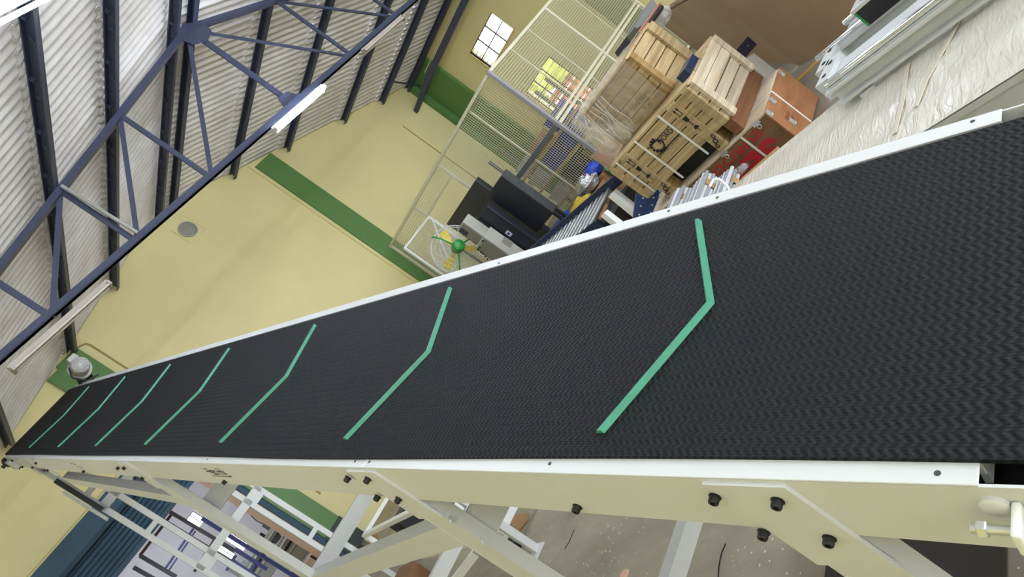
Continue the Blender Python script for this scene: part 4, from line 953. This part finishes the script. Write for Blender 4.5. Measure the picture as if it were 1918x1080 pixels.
# ---------------------------------------------------------------- gravity roller conveyor with navy frame
mat('roller_steel', (176,182,186), 0.3, metal=0.85)
RXF = 5.5; ra = at(1152, 352, X=RXF); rb = at(1012, 470, X=RXF); rdir = (rb-ra).normalized(); RL = 0.62
rc = thing('roller_conveyor', (RXF-0.3, (ra.y+rb.y)/2, 0), 'short roller conveyor with steel rollers in navy side rails', 'conveyor')
for x in (RXF, RXF-RL-0.04):
    MB().beam(Vector((x, ra.y, ra.z+(0.05 if x == RXF else 0))) - rdir*0.12, Vector((x, rb.y, rb.z+(0.05 if x == RXF else 0))) + rdir*0.3, 0.03, 0.11).build('side_rail', 'navy_paint', rc)
L_ = (rb-ra).length; k = 0.04
while k < L_+0.25:
    c = ra + rdir*k + Vector((0,0,0.03)); MB().tube((RXF-RL, c.y, c.z), (RXF-0.02, c.y, c.z), 0.027, 16)    .build('roller', 'roller_steel', rc, smooth=True); k += 0.092
for y, z in ((ra.y+0.15, ra.z), (rb.y, rb.z)):
    for x in (RXF, RXF-RL-0.04): MB().box(x-0.025, x+0.025, y-0.03, y+0.03, 0, z-0.05).build('leg', 'navy_paint', rc)
MB().beam(at(1150,362,X=RXF-0.02) , at(1240,430,X=RXF-0.02), 0.06, 0.06).build('stand_arm', 'white_paint', rc)
# white stand and navy angle posts right of the rollers
ws = thing('steel_stand', (4.3, 3.55, 0), 'white steel stand with navy drilled angle posts beside the roller conveyor', 'stand')
Ys = 3.55
MB().prism([at(1145,362,Y=Ys+.2), at(1155,354,Y=Ys+.2), at(1215,400,Y=Ys+.2), at(1206,412,Y=Ys+.2)], (0,0.05,0)).build('post', 'white_paint', ws)
MB().prism([at(1131,398,Y=Ys), at(1138,392,Y=Ys), at(1185,428,Y=Ys), at(1178,436,Y=Ys)], (0,0.05,0)).build('post', 'white_paint', ws)
for pol, nm in (([(1192,360),(1213,372),(1206,418),(1184,424)], 'angle_post'), ([(1214,374),(1232,354),(1236,360),(1222,400),(1210,418),(1206,412)], 'angle_flange')):
    o = MB().prism([at(x, y, Y=Ys-0.15) for x, y in pol], (0,0.012,0)).build(nm, 'navy_paint', ws)
    for x, y in (((1204,371),(1200,386),(1197,402)) if nm == 'angle_post' else ((1224,370),(1221,384),(1219,398))):
        MB().lathe(at(x, y, Y=Ys-0.15), (0,-1,0), [(0.008,0),(0.008,0.003)], 10).build('bolt', 'zinc', o)
lo = at(1206, 430, Y=Ys-0.1); MB().box(lo.x-0.4, lo.x+0.15, Ys-0.16, Ys+0.22, 0.0, max(0.05, lo.z-0.35)).build('base_box', 'black_steel', ws)
carton('tool_case', 'black speckled case under the white stand', at(1160,395,Y=4.35).x+0.1, 4.45, 0, 0.5, 0.4, at(1165,352,Y=4.45).z, 'black_steel', flaps=False, cat='case')
# ---------------------------------------------------------------- bundle of aluminium profiles
XE = 4.22
random.seed(4)
ends = [(1266,352),(1272,347),(1281,341),(1287,346),(1292,347),(1297,346),(1304,336),(1309,330),(1314,324),(1320,318),(1326,312),(1331,319),(1337,320),(1341,326),(1346,328),(1351,322),(1356,318),(1361,313),(1366,309),(1372,306),(1378,311),(1384,318)]
ZMIN = min(at(x, y+6, X=XE).z for x, y in ends)
for i, (x, y) in enumerate(ends):
    q = at(x, y+6, X=XE); t = 0.0098
    b = MB(); x0, x1 = 2.95, XE - random.uniform(0, .04)
    b.box(x0, x1, q.y-t, q.y+t, q.z-t, q.z+t)
    for (dy, dz) in ((t,0),(-t,0),(0,t),(0,-t)): b.box(x0, x1+0.001, q.y+dy*1.0-0.003, q.y+dy*1.0+0.003, q.z+dz*1.0-0.003, q.z+dz*1.0+0.003)
    o_ = b.build('aluminium_profile', 'aluminium' if i % 2 else 'aluminium_dull'); tag(o_, 'slotted aluminium profile in the tied bundle before the plywood box', 'profile', 'aluminium profiles in the bundle')
zz = min(at(x, y+6, X=XE).z for x, y in ends)
tb = thing('timber_support', (3.3, 3.0, 0), 'timber trestle carrying the aluminium profile bundle', 'trestle')
for x in (3.62, 4.1): MB().box(x-0.04, x+0.04, 2.35, 3.38, 0.0, zz-0.012).build('timber', 'pine_d', tb)
for x, y in ends:
    q = at(x, y+6, X=XE)
    if q.z-0.0135 > zz-0.012+0.004:
        for xx in (3.62, 4.1): MB().box(xx-0.03, xx+0.03, q.y-0.0095, q.y+0.0095, zz-0.012, q.z-0.0135).build('packing_block', 'pine_d', tb)
tag(MB().path([at(1329,350,X=3.75), at(1337,336,X=3.85), at(1350,337,X=3.85), at(1362,348,X=3.75), at(1370,362,X=3.6)], 0.009).build('tie_strap', 'strap_white'), 'white tie strap looped around the profile bundle', 'strap')
lump('film_scrap', 'crumpled clear film behind the end of the profile bundle', at(1390,316,X=4.30), 0.036, 'film_clear', 'film', 31, (1,1.5,.8))

# ---------------------------------------------------------------- long bed wrapped in white film
def film_white():
    m = mat('wrap_white', (214,211,201), 0.14, rgb2=(204,198,184), scale=1.6, spec=0.8); nt = m.node_tree; b = nt.nodes['Principled BSDF']
    tc = nt.nodes.new('ShaderNodeTexCoord'); mp = nt.nodes.new('ShaderNodeMapping'); mp.inputs['Scale'].default_value = (3.5, 16, 4); mp.inputs['Rotation'].default_value = (0,0,0.5)
    n = nt.nodes.new('ShaderNodeTexNoise'); n.inputs['Scale'].default_value = 2.0; n.inputs['Detail'].default_value = 4; n.inputs['Distortion'].default_value = 1.6
    bp = nt.nodes.new('ShaderNodeBump'); bp.inputs['Strength'].default_value = 0.40; bp.inputs['Distance'].default_value = 0.02
    nt.links.new(tc.outputs['Object'], mp.inputs[0]); nt.links.new(mp.outputs[0], n.inputs['Vector']); nt.links.new(n.outputs['Fac'], bp.inputs['Height']); nt.links.new(bp.outputs[0], b.inputs['Normal'])
film_white(); mat('wrap_fold', (206,198,182), 0.2)
TZ = 0.465
A0, A1 = at(1370, 352, Z=TZ), at(1800, 0, Z=TZ); B0, B1 = at(1740, 240, Z=TZ), at(1918, 128, Z=TZ)
ad = (A1-A0).normalized()
fL = A0 - ad*0.45; fR = A0 + ad*3.4
bdn = (B1-B0).normalized(); nR = B0 + bdn*1.6; nL = B0 - bdn*((B0-fL).dot(ad)*1.0)
wt = thing('wrapped_bed', ((fL+nR)/2).to_tuple()[:2] + (0,), 'long flat machine bed wrapped in glossy white film beside the belt', 'machine bed')
vs = []; fs = []; n, m_ = 60, 18; random.seed(5)
for i in range(n+1):
    for j in range(m_+1):
        p = fL.lerp(fR, i/n).lerp(nL.lerp(nR, i/n), j/m_); e = 0 if j in (0, m_) or i in (0, n) else 1
        vs.append(p + Vector((0, 0, e*0.006*math.sin(i*0.9+j*1.7)*math.sin(j*0.8+i*0.31))))
for i in range(n):
    for j in range(m_): fs.append((i*(m_+1)+j, i*(m_+1)+j+1, (i+1)*(m_+1)+j+1, (i+1)*(m_+1)+j))
MB().add(vs, fs).build('wrapped_top', 'wrap_white', wt, smooth=True)
dn = Vector((0,0,-0.03))
MB().hexa([fL+dn, fR+dn, nR+dn, nL+dn], [v + Vector((0,0,-0.006)) for v in (fL, fR, nR, nL)]).build('panel', 'cream_paint', wt)
ins = 0.06
c_ = (fL+fR+nR+nL)/4; P4 = [v + (c_-v)*0.03 for v in (fL, fR, nR, nL)]
MB().hexa([Vector((v.x, v.y, 0.12)) for v in P4], [Vector((v.x, v.y, TZ-0.032)) for v in P4]).build('side_skirt', 'cream_paint', wt)
for v in P4: MB().box(v.x-0.03, v.x+0.03, v.y-0.03, v.y+0.03, 0, 0.12).build('foot', 'cream_paint', wt)
for pts in ([(1700,120),(1690,190),(1675,250)], [(1815,0),(1780,70),(1735,150),(1715,200)]):
    q = [at(x, y, Z=TZ+0.006) for x, y in pts]; fb_ = MB(); [fb_.beam(a, c, 0.018, 0.004) for a, c in zip(q, q[1:])]; fb_.build('film_fold', 'wrap_fold', wt)

# ---------------------------------------------------------------- machine with chrome linear rails
MZ = 0.60
lm = thing('linear_rail_machine', at(1600, 120, Z=0.0), 'cream machine frame with chrome linear shafts and a dark carriage block', 'machine')
def railpt(x, y, z=MZ): return at(x, y, Z=z)
ra1, ra2 = railpt(1547,160), railpt(1722,25); rd = (ra2-ra1).normalized(); rd.z = 0
rn = Vector((rd.y, -rd.x, 0))
if rn.x < 0: rn = -rn
def lbeam(name, p, a0, a1, cofs, z, w, h, m='cream_paint', par=lm): 
    s = p + rd*a0 + rn*cofs; e = p + rd*a1 + rn*cofs; s.z = z; e.z = z
    return MB().beam(s, e, w, h).build(name, m, par)
def lchan(a0, a1, cofs, z, w, h):
    s_ = ra1 + rd*a0 + rn*cofs; e_ = ra1 + rd*a1 + rn*cofs
    b_ = MB()
    for dz, ww, hh, dc in ((-0.006, w, 0.012, 0), (-h/2, 0.010, h-0.02, w*0.25), (-h+0.006, w, 0.012, 0)):
        b_.beam(Vector((s_.x, s_.y, z+dz)) + rn*dc, Vector((e_.x, e_.y, z+dz)) + rn*dc, ww, hh)
    return b_.build('frame_beam', 'cream_paint', lm)
lchan(-0.02, 2.4, 0.0, MZ-0.024, 0.07, 0.085)
o = MB().tube(ra1, ra1 + rd*2.4, 0.016, 18).build('shaft', 'chrome', lm, smooth=True)
lbeam('shaft_rail', ra1, 0.0, 2.4, 0.0, MZ-0.02, 0.03, 0.014, 'zinc')
ra3 = railpt(1531, 110); off3 = (ra3-ra1).dot(rn); al3 = (ra3-ra1).dot(rd)
lchan(al3, al3+2.4, off3, MZ-0.024, 0.07, 0.085)
s3 = ra1 + rd*al3 + rn*off3; MB().tube(s3, s3 + rd*2.4, 0.016, 18).build('shaft', 'chrome', lm, smooth=True)
lbeam('middle_beam', ra1, -0.06, 2.4, off3*0.42, MZ-0.05, 0.09, 0.05)
for a, c in ((-0.06, off3*0.42), (al3+0.1, off3*0.8)):
    p = ra1 + rd*a + rn*c; MB().obox(Vector((p.x, p.y, MZ-0.05)), rd*0.04, rn*0.10, Vector((0,0,0.05))).build('end_block', 'cream_paint', lm)
    for k in (-0.05, 0.05):
        for j in (0.0,): MB().obox(Vector((p.x, p.y, MZ+0.002)) + rn*k - rd*0.0, rd*0.009, rn*0.009, Vector((0,0,0.0025))).build('square_hole', 'black_plastic', lm)
cp = ra1 + rd*(al3+0.42) + rn*off3
cb_ = MB().obox(Vector((cp.x, cp.y, MZ+0.02)), rd*0.085, rn*0.045, Vector((0,0,0.045))).build('carriage', 'black_steel', lm, bevel=0.004)
MB().obox(Vector((cp.x, cp.y, MZ+0.02)) + rd*0.09, rd*0.006, rn*0.045, Vector((0,0,0.045))).build('end_seal', 'red_plastic', cb_)
MB().obox(Vector((cp.x, cp.y, MZ+0.02)) - rd*0.09, rd*0.006, rn*0.045, Vector((0,0,0.045))).build('end_seal', 'green_plastic', cb_)
pp = MB().obox(Vector((cp.x, cp.y, MZ+0.075)) + rn*0.05, rd*0.10, rn*0.10, Vector((0,0,0.008))).build('carriage_plate', 'cream_paint', lm)
for k in (-0.04, 0.04):
    for j in (-0.05, 0.0): MB().obox(Vector((cp.x, cp.y, MZ+0.085)) + rn*(0.05+j) + rd*k, rd*0.009, rn*0.009, Vector((0,0,0.003))).build('square_hole', 'black_plastic', pp)
s4 = s3 + rn*0.17 + rd*0.12; MB().tube(s4, s4 + rd*1.5, 0.016, 16).build('shaft', 'chrome', lm, smooth=True)
lbeam('frame_beam', ra1, al3+0.12, al3+1.6, off3+0.17, MZ-0.06, 0.05, 0.07)
MB().beam(Vector((cp.x, cp.y, MZ+0.08)) + rn*0.05, Vector((cp.x, cp.y, MZ+0.55)) + rn*0.12, 0.06, 0.14, up=rd).build('upright_bracket', 'cream_paint', lm)
for a in (0.12, 2.2):
    for c in (0.0, off3): p = ra1 + rd*a + rn*c; MB().box(p.x-0.035, p.x+0.035, p.y-0.035, p.y+0.035, 0, MZ-0.12).build('leg', 'cream_paint', lm)
# ================================================================ ROOM BEYOND THE DOOR
YR = 22.0
def R_(v): return v*YR/19.0
hol = [(3.85,4.10,2.65,3.01),(3.93,4.14,1.46,2.06),(3.64,3.80,1.58,2.08)]
hol = [(R_(a), R_(b), H+(c-H)*YR/19, H+(d-H)*YR/19) for a, b, c, d in hol]
b = MB()
xs = sorted({-4.0, 7.0} | {v for h in hol for v in h[:2]})
for xa, xb in zip(xs, xs[1:]):
    zs = [0.0]
    for h in hol:
        if h[0] <= xa+1e-6 and h[1] >= xb-1e-6: zs += [h[2], h[3]]
    zs = sorted(zs) + [4.4]
    for i in range(0, len(zs), 2): b.box(xa, xb, YR, YR+0.2, zs[i], zs[i+1])
tag(b.build('wall_annex_back', 'white_wall'), kind='structure', label='white back wall of the room beyond the door')
tag(MB().box(7.0, 7.2, YA+0.24, YR+0.2, 0, 4.4).build('wall_annex_right', 'white_wall'), kind='structure', label='white side wall of the room beyond the door')
tag(MB().box(-4.2, -4.0, YA+0.24, YR+0.2, 0, 4.4).build('wall_annex_left', 'white_wall'), kind='structure', label='white left wall of the room beyond the door')
tag(MB().box(-4.2, 7.2, YA+0.24, YR+0.2, 4.4, 4.5).build('ceiling_annex', 'white_wall'), kind='structure', label='white ceiling of the room beyond the door')
for i, (x0, x1, z0, z1) in enumerate(hol):
    w = bpy.data.objects.new('window_%d' % (i+3), None); COL.objects.link(w); w.location = ((x0+x1)/2, YR, z0); PINV[w.name] = Matrix.Translation((-(x0+x1)/2, -YR, -z0))
    tag(w, ['small high window in the white room beyond the door', 'tall barred window in the white room beyond the door', 'narrow barred window beside the tall one in the white room'][i], kind='structure')
    for a in ((x0,x0+.015,z0,z1),(x1-.015,x1,z0,z1),(x0,x1,z0,z0+.015),(x0,x1,z1-.015,z1)): MB().box(a[0], a[1], YR+0.05, YR+0.09, a[2], a[3]).build('window_frame', 'window_frame', w)
    MB().box(x0, x1, YR+0.068, YR+0.072, z0, z1).build('pane', 'glass', w)
    for k in range(1, 6): zz = z0+(z1-z0)*k/6; MB().box(x0, x1, YR+0.04, YR+0.05, zz-.006, zz+.006).build('bar', 'window_frame', w)
    MB().box((x0+x1)/2-.01, (x0+x1)/2+.01, YR+0.04, YR+0.05, z0, z1).build('mullion', 'window_frame', w)
for yy, lab in ((14.5, 'added fill tube lamp in the white room beyond the door, nearer the door'), (18.5, 'added fill tube lamp in the white room beyond the door, farther in')):  # unseen lamps added to brighten the far room
    for xx, sd in ((0.6, 'left row'), (3.2, 'right row')): tube_lamp(xx, xx+1.3, yy, 4.4, True, lab + ', ' + sd)['group'] = 'added tube lamps in the room beyond the door'
# blue steel rack, beams given by points on its own upright plane
mat('blue_steel', (34,44,128), 0.4); mat('dark_steel', (58,56,72), 0.5); mat('rust_steel', (70,48,44), 0.6)
def bpx(name, p, q, Y, w, m, par, d=None): return MB().beam(at(*p, Y=Y), at(*q, Y=Y), d or w, w, up=(0,1,0)).build(name, m, par)
bf = thing('steel_rack', (2.5, 13.6, 0), 'dark blue tubular steel rack just inside the far room', 'rack')
for p, q, w, m in (((318,958),(440,1031),.055,'dark_steel'),((306,974),(436,1053),.055,'dark_steel'),((250,1062),(300,1090),.06,'dark_steel'),((262,1040),(330,1080),.06,'dark_steel'),((440,1028),(500,1066),.06,'blue_steel'),((436,1050),(490,1086),.06,'blue_steel')): bpx('tube', p, q, 13.6, w, m, bf)
for p, q, w, m in (((322,962),(262,1040),.045,'rust_steel'),((362,990),(310,1064),.04,'blue_steel'),((366,994),(316,1068),.03,'blue_steel'),((402,1010),(364,1070),.05,'rust_steel'),((442,1040),(424,1068),.05,'blue_steel'),((478,1058),(462,1082),.05,'blue_steel')): bpx('cross_tube', p, q, 13.66, w, m, bf)
for (x, y) in ((1.2,13.6),(2.9,13.6)): MB().box(x-.03, x+.03, y-.03, y+.03, 0, 2.4).build('post', 'blue_steel', bf)
# wall fan near the jamb
wf = thing('wall_fan', at(502, 940, Y=14.0), 'grey wall fan with wire guard just inside the far room', 'fan')
fc2 = at(506, 942, Y=14.0)
for rr, t in ((.42,.012),(.36,.005),(.31,.005),(.26,.005),(.2,.005)): MB().torus(fc2, (0.25,-1,0), rr, t, 30, 5).build('guard_ring', 'cage_dark', wf, smooth=True)
MB().lathe(fc2 + Vector((0,.1,0)), (0,-1,0), [(.09,0),(.09,.12),(.06,.14)], 18).build('motor', 'cage_dark', wf, smooth=True)
MB().beam(fc2 + Vector((0,.15,0)), fc2 + Vector((0,.15,-1.9)), .06, .06).build('stand_pole', 'cage_dark', wf)
MB().lathe((fc2.x, fc2.y+.15, 0), (0,0,1), [(.25,0),(.25,.03),(.06,.06)], 20).build('base', 'cage_dark', wf, smooth=True)
# grey machines along the far room, each a small stand with rails and knobs
def bench_machine(label, px, Y, sx, sz, seed):
    random.seed(seed); c = at(*px, Y=Y); t = thing('bench_machine', (c.x, Y, 0), label, 'machine')
    MB().box(c.x-sx/2, c.x+sx/2, Y-.3, Y+.3, max(0.3, c.z-sz), c.z).build('bed', 'cab_grey', t, bevel=.02)
    for k in range(5):
        x = c.x - sx/2 + sx*(k+.5)/5; h = random.uniform(.08,.25)
        MB().box(x-.05, x+.05, Y-.2, Y+.1, c.z, c.z+h).build('turret', random.choice(('cab_grey','black_steel','grey_plastic','cab_dust')), t)
    for k in range(3): MB().tube((c.x-sx/2, Y-.31, c.z-.1-.1*k), (c.x+sx/2, Y-.31, c.z-.1-.1*k), .03, 10).build('rail', 'zinc' if k != 1 else 'black_steel', t)
    for s in (-1, 1): MB().box(c.x+s*(sx/2-.1)-.06, c.x+s*(sx/2-.1)+.06, Y-.25, Y+.25, 0, max(0.3, c.z-sz)).build('leg', 'cab_grey', t)
    return t
bench_machine('pale grey lathe-like machine beyond the door, beside the peach jamb', (535,992), 15.2, 1.2, .6, 1)
bench_machine('pale grey machine with dark turrets in the middle of the far room', (478,1030), 17.2, 1.4, .6, 2)
# timber crates with black bands beside the pilaster
mat('pink_ply', (214,184,166), 0.75, rgb2=(196,164,146), scale=3, stretch=(1,1,8))
def banded(label, px, Y, sx, sz, seed):
    c = at(*px, Y=Y); t = thing('banded_crate', (c.x, Y, 0), label, 'crate'); z0 = max(0.02, c.z-sz)
    MB().box(c.x-sx/2, c.x+sx/2, Y, Y+.5, z0, c.z).build('body', 'pink_ply', t)
    for k in (0.12, 0.5, 0.88): x = c.x-sx/2+sx*k; MB().box(x-.015, x+.015, Y-.012, Y, z0, c.z+.004).build('band', 'black_steel', t)
    MB().box(c.x-sx/2, c.x+sx/2, Y-.012, Y, z0+sz*.45, z0+sz*.52).build('band', 'black_steel', t)
    for s in (-1, 1): MB().box(c.x+s*sx*.4-.04, c.x+s*sx*.4+.04, Y, Y+.5, 0, z0).build('runner', 'black_steel', t)
banded('pinkish plywood crate with black bands standing in the doorway', (600,1012), 12.6, 0.75, .55, 1)
banded('second plywood crate with black bands, lower left in the doorway', (545,1072), 14.2, 0.5, .4, 2)
# dark lower panel of the pilaster
tag(MB().box(3.24, 3.67, YA-0.078, YA-0.0705, 0, 0.55).build('trim_8', 'green_dark'), kind='structure', label='dark painted base of the left pilaster')

# ================================================================ UNDER AND BEHIND THE CONVEYOR
# wheeled trolley frame in white square tube
tr = thing('wheeled_trolley', (2.0, 5.6, 0), 'white square tube trolley frame on black castors behind the conveyor legs', 'trolley')
w1 = Vector((1.88, 4.55, 0)); w2 = Vector((2.16, 7.11, 0)); side = Vector((0.75, -0.1, 0)); TZ_ = 0.17
cn = [w1, w2, w2+side, w1+side]
for a, c in zip(cn, cn[1:]+cn[:1]): MB().beam(a + Vector((0,0,TZ_)), c + Vector((0,0,TZ_)), .05, .05).build('base_tube', 'white_paint', tr)
for c in cn:
    k = thing_part = MB().lathe(c + Vector((-.018,0,.055)), (1,0,0), [(.055,0),(.055,.036)], 22).build('castor_wheel', 'black_plastic', tr, smooth=True)
    MB().box(c.x-.024, c.x+.024, c.y-.012, c.y+.012, .05, .145).build('castor_fork', 'zinc', tr)
for c, h in ((w1+side*0.0, .62), (w2, .62), (w1+side, .62), (w2+side, .62)): MB().box(c.x-.025, c.x+.025, c.y-.025, c.y+.025, TZ_+.025, h).build('upright', 'white_paint', tr)
for a, c in zip(cn, cn[1:]+cn[:1]): MB().beam(a + Vector((0,0,.64)), c + Vector((0,0,.64)), .045, .04).build('top_tube', 'white_paint', tr)
# diagonal white bar of a second stand, lower in view
st = thing('angle_frame', (1.9, 5.2, 0), 'white tube lying on the floor under the conveyor brace', 'tube')
p_, q_ = at(892, 1034, Z=0.03), at(846, 1094, Z=0.03); MB().beam(p_, q_, .06, .06).build('tube', 'white_paint', st)
MB().obox(p_ + (p_-q_).normalized()*0.003, (q_-p_).normalized()*0.004, Vector((0,0,.031)), (q_-p_).normalized().cross(Vector((0,0,1)))*.031).build('end_cap', 'grey_paint', st)
# black box with cables, cardboard pieces, carton
bx = thing('junction_box', at(785, 978, Z=0), 'black electrical box with loose cables on the floor behind the leg', 'box')
c = at(787, 985, Z=0); MB().box(c.x-.16, c.x+.16, c.y-.14, c.y+.14, 0, .30).build('body', 'black_plastic', bx, bevel=.01)
MB().path([c + Vector((-.16,0,.1)), c + Vector((-.3,-.2,.01)), c + Vector((-.25,-.5,.01)), c + Vector((-.4,-.8,.01))], .012).build('cable', 'black_plastic', bx)
MB().path([c + Vector((-.16,.05,.2)), c + Vector((-.22,-.3,.15)), c + Vector((-.1,-.5,.01)), c + Vector((-.2,-.9,.01))], .01).build('cable', 'cab_dust', bx)
tag(MB().prism([at(950,968,Z=.004), at(990,962,Z=.004), at(990,972,Z=.004), at(972,995,Z=.004)], (0,0,.008)).build('cardboard_scrap', 'carton'), 'torn piece of cardboard on the floor beside the trolley castor', 'cardboard')
tag(MB().prism([at(690,1000,Z=.004), at(708,1001,Z=.004), at(706,1020,Z=.004), at(690,1018,Z=.004)], (0,0,.006)).build('cardboard_scrap', 'carton'), 'flat cardboard piece on the floor between the yellow lines', 'cardboard')
mat('carton_dark', (122,88,62), 0.8); k = at(795, 1068, Z=0); carton('carton_box', 'brown carton with white label on the floor under the conveyor brace', k.x-.35, k.y-.2, 0, .5, .4, .22, 'carton_dark')
MB().box(k.x-.5, k.x-.4, k.y-.404, k.y-.401, .08, .16).build('label_sheet', 'sticker', bpy.data.objects[[o.name for o in bpy.data.objects if o.name.startswith('carton_box')][-1]])
tag(MB().lathe(at(1170, 1077, Z=0), (0,0,1), [(.032,0),(.03,.006),(.015,.009)], 20).build('pink_disc', 'stain_pink', None, smooth=True), 'small pinkish disc lying on the concrete floor under the conveyor', 'disc')
# cables and oil cans near the yellow line
oc = at(672, 1045, Z=0)
lump('cable_heap', 'tangle of grey and black cable on the floor by the doorway', oc + Vector((0,0,.08)), .16, 'cab_dust', 'cable', 41, (1.4,1.2,.5))
# greenery and brick outside the second window
mat('leaf', (150,170,60), 0.6, rgb2=(190,200,80), scale=14, bump=.8, bscale=20); mat('brick_red', (176,104,78), 0.8, var=.1, scale=6); mat('render_wall', (220,216,206), .8)
for i, (y, z, r, lab) in enumerate(((14.5, 2.2, 0.7, 'bright green shrub outside the cage window, left'), (12.9, 2.3, 0.75, 'bright green shrub outside the cage window, right'))):
    t = thing('garden_shrub', (18.5, y, 0), lab, 'shrub'); lump('foliage', None, Vector((18.5, y, z)), r, 'leaf', None, 50+i, parent=t); MB().tube((18.5,y,-.1), (18.5,y,z-.6), .06, 8).build('stem', 'rust_wood', t)
ob = thing('brick_wall', (19.5, 13.4, 0), 'low red brick garden wall outside the cage window', 'wall')
for r in range(6):
    for i in range(9):
        y = 10.8 + i*0.6 + (r % 2)*0.3; MB().box(19.4, 19.6, y, y+.57, r*.3, r*.3+.28).build('brick', 'brick_red', ob)
gf = tag(MB().box(13.5, 40, -10, 40, -0.15, -0.05).build('ground', 'render_wall'), kind='structure', label='pale ground outside the side wall')
